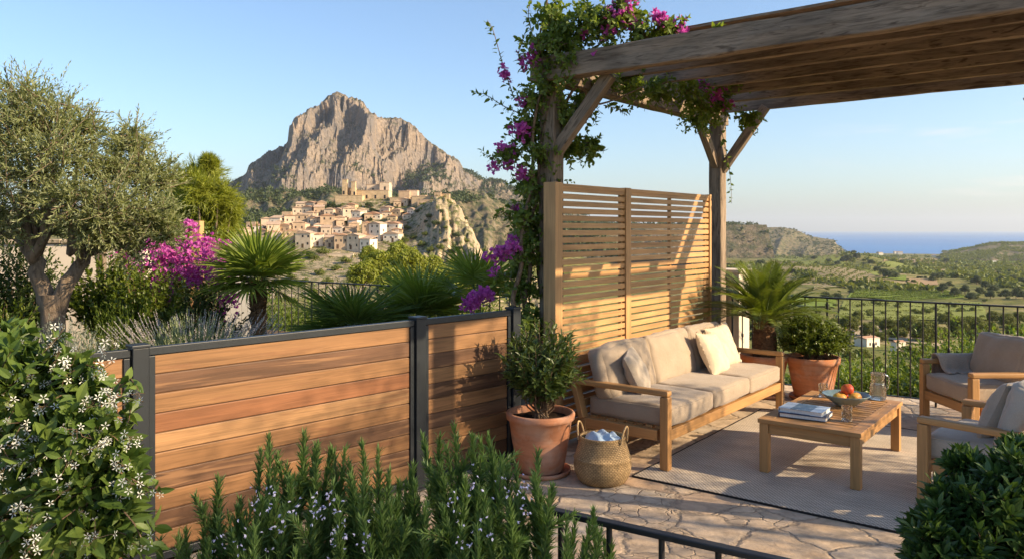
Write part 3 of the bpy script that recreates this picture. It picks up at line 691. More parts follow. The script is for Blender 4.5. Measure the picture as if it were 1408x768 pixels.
# ---------------------------------------------------------------- unseen hedge added right of the picture, loose-leaved to filter sun over the near terrace
M_RENDER = plain('limewash_render', (.62, .53, .42), .9, .1, .12, 1.5, .4)
M_ROOFT = plain('roof_tile', (.34, .17, .095), .85, .1, .3, 5, .5)
def v3(p, z=0.0): return np.array([p[0], p[1], z], float)
HCOR = Vector((8.34, 5.03, -.3)); HL, HT, HZ = 11.0, 1.1, 5.9
hed = thing('added_shade_hedge', 'tall unseen hedge added to filter the sun over the near terrace', 'hedge', HCOR, math.atan2(-.954, -.301))
def build_shade_hedge():
    n = 74000; p = np.stack([rng.uniform(0, HL, n), rng.uniform(0, HT, n), rng.uniform(.25, HZ, n)], 1)
    p[:, 2] -= .35 * rng.random(n) * (p[:, 2] > HZ - .5); mb = MB(); T = leafT(.5, 1, .0, .0); T = diaT(.55, .06, .08)
    scatter(mb, T, p, nz(runit(n) + [0, 0, .3]), runit(n), .056 * rng.uniform(.75, 1.25, n)); mb.build('foliage', M_BOX, hed)
    for k in range(8):
        mb = MB(); x = .7 + k * 1.37; tube(mb, [(x, .55, 0), (x + .05, .5, 2.0), (x - .05, .6, 4.6)], [.09, .06, .02], 8); mb.build('stem', M_STEM, hed)

# ---------------------------------------------------------------- privacy fence: anthracite frame, hardwood boards
FA, FB_, FC, FD = np.array([-3.60, 2.94]), np.array([-2.113, 4.44]), np.array([-.703, 5.86]), np.array([.012, 6.58])
fd = nz(FD - FB_); FT = 1.25
fn = np.array([fd[1], -fd[0]])
fen = thing('privacy_fence', 'low fence of reddish brown horizontal boards in a dark grey metal frame', 'fence', (FC[0], FC[1], 0))
def L(p, z): return np.array([p[0] - FC[0], p[1] - FC[1], z])
Mf = np.array([[fd[0], -fd[1], 0], [fd[1], fd[0], 0], [0, 0, 1.]])
for i, P in enumerate((FB_, FC, FD)):
    mb = MB(); box(mb, L(P, (FT + .004) / 2), (.09, .09, FT + .004), Mf); po = mb.build('post', M_STEEL, fen, bevel=.004)
    mb = MB(); box(mb, L(P, FT + .013), (.105, .105, .018), Mf); mb.build('post_cap', M_STEEL, po, bevel=.004)
    mb = MB(); box(mb, L(P, .006), (.18, .18, .012), Mf)
    for sx in (-.065, .065):
        for sy in (-.065, .065): box(mb, L(P + fd * sx + fn * sy, .018), (.018, .018, .013), Mf)
    mb.build('base_plate', M_STEEL, po, bevel=.002)
for a, b in ((FA, FB_), (FB_, FC), (FC, FD)):
    a = a + fd * .05; b = b - fd * .05; c = (a + b) / 2; ln = np.linalg.norm(b - a)
    z0, z1 = .075, FT - .045; nb = 10; hgt = (z1 - z0) / nb; mb = MB()
    for k in range(nb):
        zc = z0 + hgt * (k + .5)
        box(mb, L(c, zc), (ln - .07, .022, hgt - .007), Mf, (((0, 1, 0, 1, 0, 0, 2, 0, 1, 0), (1, 0, 0, 1, 0, 1, 0, 1, 0, 0))[int(a[0] > -1)])[k])
        box(mb, L(c - fn * .004, zc - hgt / 2), (ln - .07, .010, .014), Mf, 1)
    pan = mb.build('board_panel', [M_FENCE, M_FENCED, M_FENCER], fen, bevel=.0035)
    mb = MB()
    box(mb, L(c, FT - .022), (ln, .052, .044), Mf); box(mb, L(c, .045), (ln, .052, .044), Mf)
    for e in (a + fd * .018, b - fd * .018): box(mb, L(e, (FT) / 2), (.036, .048, FT - .1), Mf)
    mb.build('panel_frame', M_STEEL, pan, bevel=.003)

# ---------------------------------------------------------------- slatted cedar screen behind the sofa
Q0 = np.array([.36, 6.885]); u2 = np.array([U.x, U.y]); n2 = np.array([NV.x, NV.y])
scr = thing('slatted_screen', 'tall golden wooden screen of horizontal slats behind the sofa', 'privacy screen', (Q0[0], Q0[1], 0), ANG_U)
SH = 2.32
for x in (0, 1.245, 3.17):
    mb = MB(); w = .11 if x == 0 else (.10 if x < 2 else .05); d = .13 if x == 0 else .075
    box(mb, (x, 0, (SH + .01) / 2), (w, d, SH + .01)); mb.build('post', M_SLAT, scr, bevel=.004)
for x0, x1 in ((.056, 1.194), (1.296, 3.143)):
    mb = MB(); n = 34; p = (SH - .1) / n
    for k in range(n):
        z = .09 + p * (k + .5); box(mb, ((x0 + x1) / 2, -.012 + rng.normal() * .0012, z), (x1 - x0 - .002, .02, p * .73))
    sp = mb.build('slat_panel', M_SLAT, scr, bevel=.002)
    mb = MB(); box(mb, ((x0 + x1) / 2, .0, SH - .013), (x1 - x0 - .004, .055, .032)); mb.build('rail', M_SLAT, sp, bevel=.002); mb = MB(); box(mb, ((x0 + x1) / 2, .0, .06), (x1 - x0 - .004, .05, .05)); mb.build('rail', M_SLAT, sp, bevel=.002)
    bx = [x0 + .018, x1 - .018] + ([(x0 + x1) / 2] if x1 > 2 else [])
    for b in bx:
        mb = MB(); box(mb, (b, .019, SH / 2), (.034, .034, SH - .08)); mb.build('batten', M_SLAT, sp, bevel=.002)

# ---------------------------------------------------------------- pergola
P0 = np.array([.357, 7.115]); PA = 3.60; PL_ = 4.1; PZ = 3.235
per = thing('pergola', 'weathered timber pergola of heavy beams and close set rafters over the seating', 'pergola', (P0[0], P0[1], 0), ANG_U)
# local axes: x along U, y along B (so the roof extends to -y)
for x, y in ((0, 0), (PA, 0), (0.1, -3.9), (PA - .1, -3.9)):
    mb = MB(); hewn(mb, (x, y, 0), (x, y, PZ - .004), .165, .165, .004); mb.build('post', M_OLDWOOD, per)
for y in (0, -3.9):
    mb = MB(); hewn(mb, (-.16, y, PZ + .085), (PA + .16, y, PZ + .085), .15, .17, .005); mb.build('plate_beam', M_OLDWOOD, per)
xs = [-.13, .40, .93, 1.44, 1.96, 2.48, 3.02, PA + .13]
for i, x in enumerate(xs):
    mb = MB()
    if i == 0: hewn(mb, (x, .10, PZ + .10), (x + .03, -PL_, PZ + .115), .12, .205, .009); nm = 'front_beam'
    else: hewn(mb, (x, .26 + rng.normal() * .03, PZ + .262), (x + rng.normal() * .02, -PL_ - rng.random() * .06, PZ + .262), .075, .18 if i < 7 else .2, .007); nm = 'rafter'
    mb.build(nm, M_OLDWOOD, per)
for (p, q) in (((0, -.06, 2.62), (0, -.62, PZ + .01)), ((PA - .06, 0, 2.72), (PA - .55, 0, PZ + .01)), ((PA, -.06, 2.66), (PA, -.62, PZ + .17)), ((.06, 0, 2.66), (.6, 0, PZ + .01)), ((PA-.1, -3.84, 2.66), (PA-.1, -3.3, PZ + .01))):
    mb = MB(); hewn(mb, p, q, .085, .105, .004); mb.build('brace', M_OLDWOOD, per)
mb = MB()
for k in range(10):
    x = .42 + k * .335 + rng.normal() * .006; w = .352 + rng.normal() * .012
    y0 = -.75 - rng.random() * .15; hewn(mb, (x, y0, PZ + .362 + .03 * (k % 2)), (x, -PL_ - .04 + rng.random() * .1, PZ + .362 + .03 * (k % 2)), w, .022, .004, 24)
mb.build('roof_board', M_OLDWOOD, per)
for y in (-2.42,):
    mb = MB(); hewn(mb, (-.2, y, PZ + .435), (PA + .3, y, PZ + .435), .10, .05, .004); mb.build('roof_batten', M_OLDWOOD, per)

# ---------------------------------------------------------------- stone pier and garden wall
def stonewall(nm, label, cat, c, s, rz, mat_s, seed, bw=.34, bh=.2, cap=True):
    r_ = np.random.default_rng(seed); th = thing(nm, label, cat, c, rz); mb = MB(); z = 0
    W, D, H = s
    box(mb, (0, 0, H / 2 - .01), (W - .03, D - .03, H - .02)); mb.build('mortar_core', M_MORTAR, th)
    mb = MB()
    while z < H - .05:
        h = min(bh * r_.uniform(.75, 1.25), H - z)
        for side in (1, -1):
            x = -W / 2
            while x < W / 2 - .02:
                w = min(bw * r_.uniform(.6, 1.4), W / 2 - x)
                if W / 2 - (x + w) < .08: w = W / 2 - x
                box(mb, (x + w / 2, side * (D / 2 - .045 + r_.uniform(0, .012)), z + h / 2), (w - .012, .09, h - .012)); x += w
        for sx in (1, -1): box(mb, (sx * (W / 2 - .04 + r_.uniform(0, .01)), 0, z + h / 2), (.08, D - .19, h - .012))
        z += h
    mb.build('stonework', mat_s, th, bevel=.012)
    if cap:
        mb = MB(); box(mb, (0, 0, H + .03), (W + .08, D + .08, .06)); mb.build('coping', mat_s, th, bevel=.01)
    return th
M_MORTAR = plain('lime_mortar', (.42, .36, .28), .95, .1, .2, 9, .4)
M_WALLST = woodmat('wall_limestone', [(.46, .37, .26), (.40, .32, .22), (.52, .43, .31)], .9, 9, 9, .7, .8, .15)
sp_ = thing('garden_pier', 'short pale rendered pier beside the far pergola post', 'pier', (2.83, 10.12, 0), ANG_U)
mb = MB(); box(mb, (0, 0, .68), (.34, .34, 1.36)); mb.build('shaft', M_RENDER, sp_, bevel=.012); mb = MB(); box(mb, (0, 0, 1.385), (.40, .40, .05)); mb.build('cap', M_RENDER, sp_, bevel=.012)
gw = thing('garden_wall', 'low rough plastered garden wall behind the olive tree', 'wall', (-7.6, 11.9, -.2), .12)
mb = MB(); box(mb, (0, 0, .95), (4.0, .34, 1.9)); mb.build('wall', M_RENDER, gw, bevel=.03); mb = MB()
for k in range(10): box(mb, (-1.8 + .4 * k, 0, 1.93 + rng.normal() * .004), (.392, .42, .06), rotM(0, rng.normal() * .01, 0))
mb.build('coping', M_WALLST, gw, bevel=.01)
M_WHITE = plain('white_paint', (.74, .70, .62), .7, .2, .08, 3)
o = thing('board_fence', 'small cream board fence behind the fan palm trunk', 'panel', (-4.0, 11.6, .1))
mb = MB()
for k in range(6): box(mb, (k * .085 - .2, 0, .72), (.08, .025, 1.24))
mb.build('board', M_WHITE, o); mb = MB(); box(mb, (0, .03, 1.2), (.52, .03, .08)); mb.build('rail', M_WHITE, o); mb = MB(); box(mb, (0, .03, .3), (.52, .03, .08)); mb.build('rail', M_WHITE, o)
mb = MB(); hewn(mb, (0, 0, 0), (0, 0, 2.05), .16, .16, .004); tag(mb.build('timber_post', M_SLAT, None, (-5.05, 12.6, 0)), 'plain brown timber post rising behind the magenta shrub', 'post')
mb = MB(); hewn(mb, (0, 0, 0), (0, 0, 1.62), .1, .1, .004); tag(mb.build('timber_post', M_OLDWOOD, None, (-5.75, 11.0, 0)), 'thin shaded timber post between olive tree and magenta shrub', 'post')

# ---------------------------------------------------------------- iron railings
def railing(nm, label, p, q, h, zb, sp, knot=None, bar=.008, top=(.042, .018), low=True):
    p = np.array(p, float); q = np.array(q, float); d = nz(q - p); Lg = np.linalg.norm(q - p)
    th = thing(nm, label, 'railing', (p[0], p[1], 0), math.atan2(d[1], d[0]))
    mb = MB(); box(mb, (Lg / 2, 0, h - top[1] / 2), (Lg, top[0], top[1])); mb.build('top_rail', M_IRON, th, bevel=.004)
    if low: mb = MB(); box(mb, (Lg / 2, 0, zb), (Lg, .03, .012)); mb.build('bottom_rail', M_IRON, th, bevel=.003)
    n = int(Lg / sp)
    for k in range(n + 1):
        mb = MB(); x = k * sp + .02; z0 = zb + .0062 if low else 0
        if k % 9 == 0:
            box(mb, (x, 0, (h - top[1]) / 2 - .001), (bar * 2.6, bar * 2.6, h - top[1] - .002)); mb.build('post', M_IRON, th, bevel=.002); continue
        tube(mb, [(x, 0, z0), (x, 0, h - top[1])], bar, 7, 0, False)
        if knot and k % 3 == 1:
            lathe(mb, [(bar, -.03), (bar * 1.9, -.015), (bar * 1.9, .0), (bar * 1.9, .015), (bar, .03)], 8, c=(x, 0, knot))
        mb.build('baluster', M_IRON, th)
    return th
railing('iron_railing', 'black iron railing along the sea side of the terrace', (2.72, 9.76), (6.4, 7.28), 1.135, .07, .124, .62)
railing('iron_railing', 'black iron railing behind the palms at the end of the garden', (-5.3, 13.4), (.25, 9.72), 1.135, .16, .15, None)
fr_ = railing('iron_railing', 'low black hand railing in front of the camera beside the rosemary', (-.16, 2.93), (2.0, 1.55), .95, .1, .185, None, .0105, (.036, .02), False)

# ---------------------------------------------------------------- lounge furniture
def piping(par, c, s, r, M, mat):
    h = np.array(s) / 2; k = 9; q = []
    for cx, cy, a0 in ((1, 1, 0), (-1, 1, 90), (-1, -1, 180), (1, -1, 270)):
        a = np.radians(np.linspace(a0, a0 + 90, k)); q.append(np.stack([cx * (h[0] - r) + r * .93 * np.cos(a), cy * (h[1] - r) + r * .93 * np.sin(a)], 1))
        nxt = {0: (-1, 1), 90: (-1, -1), 180: (1, -1), 270: (1, 1)}[a0]
        m = np.linspace(0, 1, 8)[1:-1, None]; e = np.array([nxt[0] * (h[0] - r) + (0 if a0 in (0, 180) else nxt[0] * r * .93), nxt[1] * (h[1] - r) + (nxt[1] * r * .93 if a0 in (0, 180) else 0)]); q.append(q[-1][-1] * (1 - m) + e * m)
    q = np.concatenate(q); q = np.vstack([q, q[:2]])
    mb = MB(); tube(mb, np.column_stack([q, np.full(len(q), h[2] - r * .45) + .002 * np.sin(np.arange(len(q)) * .7)]) + np.array(c), .0045, 6); mb.build('piping', mat, par)
def lounge(nm, label, cat, loc, rz, W, D, nseat, arm_h=.63, seatmat=None, backmat=None, group=None):
    """local: x along the width (0..W), y from the front (0) to the back (D)"""
    t = thing(nm, label, cat, loc, rz, group); seatmat = seatmat or M_SEAT; backmat = backmat or seatmat
    lg = .072
    for x in (lg / 2, W - lg / 2):
        mb = MB(); box(mb, (x, lg / 2, (arm_h - .05) / 2), (lg, lg, arm_h - .05)); mb.build('front_leg', M_TEAK, t, bevel=.007)
        mb = MB(); beam(mb, (x, D - .17, .0), (x, D - .17, .30), lg, lg, (0, 1, 0)); mb.build('rear_leg', M_TEAK, t, bevel=.006)
        mb = MB(); beam(mb, (x, D - .165, .302), (x, D - .02, .80), .05, .085, (1, 0, 0)); mb.build('back_post', M_TEAK, t, bevel=.006)
        mb = MB(); box(mb, (x, (D - .035) / 2, arm_h - .0245), (lg + .006, D - .035, .045)); mb.build('arm', M_TEAK, t, bevel=.012)
        mb = MB(); box(mb, (x, D / 2 - .03, .266), (lg - .02, D - .26, .085)); mb.build('side_rail', M_TEAK, t, bevel=.004)
    mb = MB(); box(mb, (W / 2, lg / 2, .268), (W - lg * 2 - .002, .045, .085)); mb.build('front_rail', M_TEAK, t, bevel=.004)
    mb = MB(); box(mb, (W / 2, D - .17, .268), (W - lg * 2 - .002, .045, .085)); mb.build('back_rail', M_TEAK, t, bevel=.004)
    mb = MB()
    for k in range(8): box(mb, (W / 2, .12 + k * (D - .36) / 7, .315), (W - lg * 2 - .004, .06, .018))
    mb.build('seat_slats', M_TEAK, t)
    mb = MB()
    for z in (.42, .55, .68, .775): 
        yy = D - .165 + (z - .302) * .145 / .498; box(mb, (W / 2, yy, z), (W - lg * 2 + .02, .022, .055))
    mb.build('back_slats', M_TEAK, t, bevel=.003)
    cw = (W - 2 * lg - .01) / nseat
    for k in range(nseat):
        xc = lg + .005 + cw * (k + .5)
        mb = MB(); cushion(mb, (xc, (D - .2) / 2 + .012, .405), (cw - .004, D - .2, .155), .032, .028, 17, .006); sc_ = mb.build('seat_cushion', seatmat, t); piping(sc_, (xc, (D - .2) / 2 + .012, .405), (cw - .004, D - .2, .155), .032, None, seatmat)
        mb = MB(); M = rotM(R(-15) , 0, rng.normal() * .012)
        cc = (xc + rng.normal() * .004, D - .29, .675 + rng.normal() * .006); cushion(mb, cc, (cw - .012, .17, .46), .05, .015, 21, .016, M, 0, .045); mb.build('back_cushion', backmat, t)
    return t
F0 = (1.227, 6.19)
SOFA_W, SOFA_D = 2.62, .98
def sofa_pt(x, y, z): return (F0[0] + U.x * x + BV.x * y, F0[1] + U.y * x + BV.y * y, z)
lounge('sofa', 'three seat teak sofa with taupe cushions in front of the slatted screen', 'sofa', (F0[0], F0[1], 0.012), ANG_U, SOFA_W, SOFA_D, 3)
lounge('armchair', 'teak armchair by the iron railing with a knitted throw over one arm', 'armchair', (4.12, 7.95, 0.0), R(-90) + .04, .86, .86, 1, .62)
AB = (3.47, 6.02); ABR = R(221.3)
lounge('armchair', 'near teak armchair with pale grey cushions behind the glossy bush', 'armchair', (AB[0], AB[1], 0.012), ABR, .90, .86, 1, .62, M_GREYSEAT, M_GREYSEAT)
def pillow(nm, label, loc, M, s, t, mat, fringe=False):
    n = 26; x = np.linspace(-1, 1, n); X, Y = np.meshgrid(x, x, indexing='ij')
    px_ = X * (1 - .09 * (1 - Y ** 2)) * s / 2; py_ = Y * (1 - .09 * (1 - X ** 2)) * s / 2; sd = int(rng.integers(1e6))
    z = t / 2 * ((1 - X ** 2).clip(0) ** .5 * (1 - Y ** 2).clip(0) ** .5) ** .8
    wr = fbm(X * 2.2, Y * 2.2, 4, sd) * .016 * (1 - (X*Y)**2) + .010 * fbm(X * 5 + Y * 2, Y * 5, 3, sd + 1)
    edge = ((1 - X ** 2) * (1 - Y ** 2)).clip(0) ** .3
    mb = MB()
    for sg in (1, -1):
        P = np.stack([px_, py_, sg * z + wr * edge], -1) @ M.T; grid(mb, P, 0, True, None, sg < 0)
    o = mb.build(nm, mat, None, loc); tag(o, label, 'cushion')
    if fringe:
        mb = MB(); k = 260; tt = rng.random(k) * 4; e = tt.astype(int); f = (tt - e) * 2 - 1
        ex = np.where(e == 0, 1, np.where(e == 2, -1, f)); ey = np.where(e == 1, 1, np.where(e == 3, -1, f))
        p = np.stack([ex * (1 - .09 * (1 - ey**2)) * s/2, ey * (1 - .09 * (1 - ex**2)) * s/2, ex * 0], -1) @ M.T
        d = np.stack([np.where(e % 2 == 0, ex, 0), np.where(e % 2 == 1, ey, 0), rng.normal(size=k) * .5], -1) + rng.normal(size=(k, 3)) * .35
        scatter(mb, bladeT(.35, .2), p, d @ M.T, runit(k), .02); mb.build('fringe', mat, o)
    return o
def leanM(yaw, lean, roll=0):   # face points towards local -y of a seat turned by yaw
    return np.array(Matrix.Rotation(yaw, 3, 'Z') @ Matrix.Rotation(R(90) - lean, 3, 'X') @ Matrix.Rotation(roll, 3, 'Z'))
pillow('throw_pillow', 'grey square pillow at the shaded near end of the sofa', sofa_pt(.43, .52, .668), leanM(ANG_U + .38, R(24), R(9)), .44, .17, M_PILG)
pillow('throw_pillow', 'front cream pillow with frayed edge, lying nearer the middle of the sofa', sofa_pt(1.83, .44, .672), leanM(ANG_U + .10, R(26), R(-6)), .46, .18, M_PILC, True)
pillow('throw_pillow', 'rear cream pillow with frayed edge, tucked against the far arm of the sofa', sofa_pt(2.20, .50, .70), leanM(ANG_U - .10, R(20), R(4)), .46, .16, M_PILC, True)
def ab_pt(x, y, z): c, s = math.cos(ABR), math.sin(ABR); return (AB[0] + c * x - s * y, AB[1] + s * x + c * y, z)
pillow('throw_pillow', 'pale grey pillow leaning in the near armchair', ab_pt(.48, .40, .675), leanM(ABR, R(22), R(5)), .45, .19, M_PILG)
# knitted throw over the far arm of the far armchair (arm runs along +X at its left side)
n1, n2 = 40, 34; s_ = np.linspace(0, 1, n1)[:, None]; t_ = np.linspace(0, 1, n2)[None]
path = np.array([(.075, .30), (.07, .45), (.058, .60), (.03, .648), (-.03, .652), (-.062, .635), (-.082, .56), (-.10, .51), (-.17, .492), (-.235, .49)])  # (towards outside, z)
pt = np.linspace(0, 1, len(path)); ps = np.stack([np.interp(s_[:, 0], pt, path[:, 0]), np.interp(s_[:, 0], pt, path[:, 1])], 1)
for _ in range(3): ps[1:-1] = (ps[:-2] + 2 * ps[1:-1] + ps[2:]) / 4
xx = .14 + .46 * t_ + .012 * np.sin(s_ * 9) + .02 * fbm(s_ * 3 + 0 * t_, t_ * 3 + 0 * s_, 3, 5)
P = np.zeros((n1, n2, 3)); P[..., 1] = xx
fo = .011 * np.sin(t_ * 26 + 3 * s_) * np.abs(s_ - .45) * 2 + .012 * fbm(t_ * 5 + 0 * s_, s_ * 5 + 0 * t_, 3, 8)
P[..., 0] = .036 - ps[:, 0][:, None] - fo; P[..., 2] = ps[:, 1][:, None] + np.abs(fo) * .8
mb = MB(); grid(mb, P); ot = mb.build('knitted_throw', M_THROW, None, (4.12, 7.95, 0.006), R(-90) + .04)
md = ot.modifiers.new('thick', 'SOLIDIFY'); md.thickness = .016; md.offset = 1
md = ot.modifiers.new('soft', 'SUBSURF'); md.levels = md.render_levels = 1
tag(ot, 'grey knitted throw draped over an arm of the armchair by the railing', 'throw')

# rug
R0 = np.array([.938, 6.10]); rn = nz(np.array([.797, -.604])); ru = np.array([.604, .797])
na, nb_ = 120, 110; a = np.linspace(0, 3.3, na)[:, None]; b = np.linspace(0, 2.85, nb_)[None]
ed = .012 * fbm(a * 2.2 + 0 * b, b * 0 + a * 0 + 1.1, 3, 2); ed2 = .01 * fbm(b * 2 + 0 * a, a * 0 + b * 0 + 5, 3, 3)
XY = R0 + (a + ed2 * (1 - a / 3.3))[..., None] * rn + (b + ed * (1 - b / 2.85))[..., None] * ru
z = .0105 + .004 * np.clip(fbm(a * 2.5 + 0 * b, b * 2.5 + 0 * a, 3, 6), -.6, 1) * 0 + 0 * a * b
P = np.dstack([XY, z + 0 * a + 0 * b]); uv = np.dstack(np.broadcast_arrays(a, b))
mb = MB(); grid(mb, P, 0, True, uv); rug = mb.build('rug', M_RUG)
if rug.data.polygons[0].normal.z < 0: rug.data.flip_normals()
tag(rug, 'flat woven grey and beige rug with a dark bound edge under the coffee table', 'rug')
mb = MB()
for line in (P[:, 0], P[:, -1], P[0], P[-1]): tube(mb, line - np.array([0, 0, .003]), .0075, 6)
mb.build('bound_edge', M_RUGEDGE, rug)

# coffee table: frame, slatted top, four legs
TC = np.array([2.66, 6.50]); TA = ANG_U + .012; TLn, TWd, TH = 1.37, .77, .42
tab = thing('coffee_table', 'low teak coffee table with a slatted top on the rug', 'coffee table', (TC[0], TC[1], .012), TA)
hx, hy = TLn / 2, TWd / 2
for sx in (-1, 1):
    for sy in (-1, 1):
        mb = MB(); box(mb, (sx * (hx - .045), sy * (hy - .045), (TH - .034) / 2), (.07, .07, TH - .034)); mb.build('leg', M_TEAK, tab, bevel=.005)
    mb = MB(); box(mb, (sx * (hx - .04), 0, TH - .075), (.028, TWd - .164, .08)); mb.build('apron', M_TEAK, tab, bevel=.003)
    mb = MB(); box(mb, (0, sx * (hy - .04), TH - .075), (TLn - .164, .028, .08)); mb.build('apron', M_TEAK, tab, bevel=.003)
mb = MB(); zt = TH - .0165
for sx in (-1, 1): box(mb, (sx * (hx - .05), 0, zt), (.10, TWd, .033))
for sy in (-1, 1): box(mb, (0, sy * (hy - .05), zt), (TLn - .203, .10, .033))
mb.build('top_frame', M_TEAK, tab, bevel=.004)
mb = MB(); ns = 15; sp_ = (TLn - .203) / ns
for k in range(ns): box(mb, (-(TLn - .203) / 2 + sp_ * (k + .5), 0, zt + .001), (sp_ - .017, TWd - .203, .024))
mb.build('top_slats', M_TEAK, tab, bevel=.002)
ZT = .012 + TH + .001
def tp(px, py): return gnd(px, py, ZT)
def book(loc, rz, s, cov, label):
    W, D, H = s; t = thing('book', label, 'book', loc, rz); mb = MB()
    box(mb, (0, 0, H - .0015), (W, D, .003)); box(mb, (0, 0, .0015), (W, D, .003)); box(mb, (-W / 2 + .0015, 0, H / 2), (.003, D, H - .0062))
    mb.build('cover', cov, t, bevel=.001)
    mb = MB(); box(mb, (.002, 0, H / 2), (W - .014, D - .01, H - .0064)); mb.build('pages', M_PAGES, t); return t
bc = tp(1108, 571)
b1 = book((bc.x, bc.y, ZT), ANG_U - R(90) + R(6), (.36, .27, .032), M_NAVY, 'large dark blue book at the bottom of the pair on the coffee table')
b2 = book((bc.x - .005, bc.y + .012, ZT + .033), ANG_U - R(90) + R(1), (.335, .245, .034), M_COVER, 'book with a pale blue photographic cover, on top of the other book')
bw = tp(1163, 557)
mb = MB(); lathe(mb, [(.0, .004), (.06, .004), (.068, .0), (.075, .004), (.115, .035), (.16, .066), (.187, .094), (.190, .098), (.186, .099), (.155, .070), (.11, .040), (.06, .014), (0, .011)], 56)
tag(mb.build('fruit_bowl', M_BOWL, None, (bw.x, bw.y, ZT)), 'wide blue grey ceramic bowl holding fruit on the coffee table', 'bowl')
def fruit(dx, dy, z, r, mat, label, sq=.94, pear=False):
    V, F = cubegrid(12); p = nz(V) * r; p[:, 2] *= sq
    zz = p[:, 2] / r
    rad_ = np.hypot(p[:, 0], p[:, 1]); p[:, 2] -= .22 * r * np.exp(-(rad_ / (.28 * r)) ** 2) * np.sign(zz) * (np.abs(zz) > .5)
    p += nz(V) * r * .05 * fbm(V[:, 0] * 1.5 + V[:, 2], V[:, 1] * 1.5, 2, int(rng.integers(999)))[:, None]
    if pear: p[:, 0] *= 1.22
    p = p @ rotM(rng.normal() * .4, rng.normal() * .3, rng.random() * 6).T
    mb = MB(); mb.add(p, F, None, 0, True); o = mb.build('fruit', mat, None, (bw.x + dx, bw.y + dy, ZT + z)); tag(o, label, 'fruit')
    mb = MB(); tube(mb, [(0, 0, r * .6), (.003, .001, r * .82), (.008, .002, r * .98)], .002, 5); mb.build('stem', M_STEM, o)
fruit(-.062, -.03, .073, .050, M_PEAR, 'yellow fruit at the left of the bowl', .88, True)
fruit(.062, -.035, .073, .049, M_PEAR, 'yellow and orange fruit at the right of the bowl', .9, True)
fruit(-.005, .055, .072, .046, M_PEACH, 'orange peach mostly hidden at the back of the bowl')
fruit(.012, -.004, .138, .052, M_PEACH, 'large orange peach on top of the other fruit')
def tumbler(p, label, r=.041, h=.118, w=.055):
    t = thing('tumbler', label, 'glass', (p.x, p.y, ZT))
    mb = MB(); lathe(mb, [(0, 0), (r * .86, 0), (r * .9, .003), (r, h - .001), (r - .0012, h), (r - .0026, h - .001), (r * .9 - .003, .011), (0, .010)], 40); mb.build('glass', M_GLASS, t)
    mb = MB(); ri = r * .9 - .0032; lathe(mb, [(0, .0105), (ri, .0115), (ri + (r*.1) * w / h, w), (0, w)], 40); mb.build('water', M_WATER, t)
tumbler(tp(1164.5, 578), 'clear water tumbler at the front of the coffee table near the bowl')
tumbler(tp(1132, 545), 'clear tumbler partly hidden behind the fruit bowl')
jp = tp(1207, 548); jug = thing('water_jug', 'clear glass water jug half full on the coffee table', 'jug', (jp.x, jp.y, ZT))
mb = MB(); lathe(mb, [(0, 0), (.062, 0), (.068, .004), (.070, .02), (.066, .10), (.058, .145), (.055, .16), (.056, .20), (.062, .228), (.060, .23), (.058, .228), (.053, .20), (.052, .16), (.055, .145), (.063, .10), (.067, .02), (.064, .011), (0, .010)], 44)
mb.build('glass', M_GLASS, jug)
mb = MB(); lathe(mb, [(0, .0105), (.0636, .0115), (.0664, .02), (.0626, .10), (.0578, .13), (0, .13)], 44); mb.build('water', M_WATER, jug)
mb = MB(); tube(mb, [(.057, 0, .205), (.085, 0, .207), (.108, 0, .185), (.110, 0, .14), (.098, 0, .09), (.068, 0, .065)], [.006, .0065, .0065, .0065, .006, .006], 10)
mb.build('handle', M_GLASS, jug, rotz=.2)

# basket with a folded cloth
bp = Vector((.69, 5.99, 0)); bas = thing('seagrass_basket', 'round woven seagrass basket with two loop handles beside the large pot', 'basket', bp)
prof = [(0, .004), (.15, .0), (.175, .012), (.198, .05), (.212, .09), (.218, .135), (.212, .175), (.215, .182), (.219, .190), (.215, .198), (.207, .203), (.195, .25), (.178, .30), (.170, .335), (.174, .342), (.172, .352), (.163, .352), (.160, .335), (.168, .30), (.185, .25), (.20, .20), (.20, .12), (.17, .03), (0, .02)]
mb = MB(); lathe(mb, prof, 64, wob=.012); mb.build('woven_body', M_BASKET, bas)
for a in (R(155), R(-28)):
    mb = MB(); c, s = math.cos(a), math.sin(a); tt = np.linspace(0, np.pi, 15)
    pts = [(c * (.172 + .02 * np.sin(q)) - s * .062 * np.cos(q), s * (.172 + .02 * np.sin(q)) + c * .062 * np.cos(q), .315 + .125 * np.sin(q) ** .8) for q in tt]
    tube(mb, pts, .0075, 8); mb.build('handle', M_ROPE, bas)
n = 30; q = np.linspace(-1, 1, n); X, Y = np.meshgrid(q, q, indexing='ij'); rr = np.hypot(X, Y)
zz = .315 + .055 * (1 - rr ** 2).clip(-.4) + .03 * fbm(X * 1.7 + 3, Y * 1.7, 3, 5) + .012 * np.sin(X * 9 + Y * 3)
sc_ = np.where(rr > 1, 1 / np.maximum(rr, 1e-6), 1); mb = MB(); grid(mb, np.stack([X * sc_ * .145, Y * sc_ * .145, zz], -1))
o = mb.build('folded_cloth', M_BLUECLOTH, None, bp); md = o.modifiers.new('soft', 'SUBSURF'); md.levels = md.render_levels = 1
if o.data.polygons[400].normal.z < 0: o.data.flip_normals()
tag(o, 'crumpled pale blue cloth showing in the top of the woven basket', 'cloth')
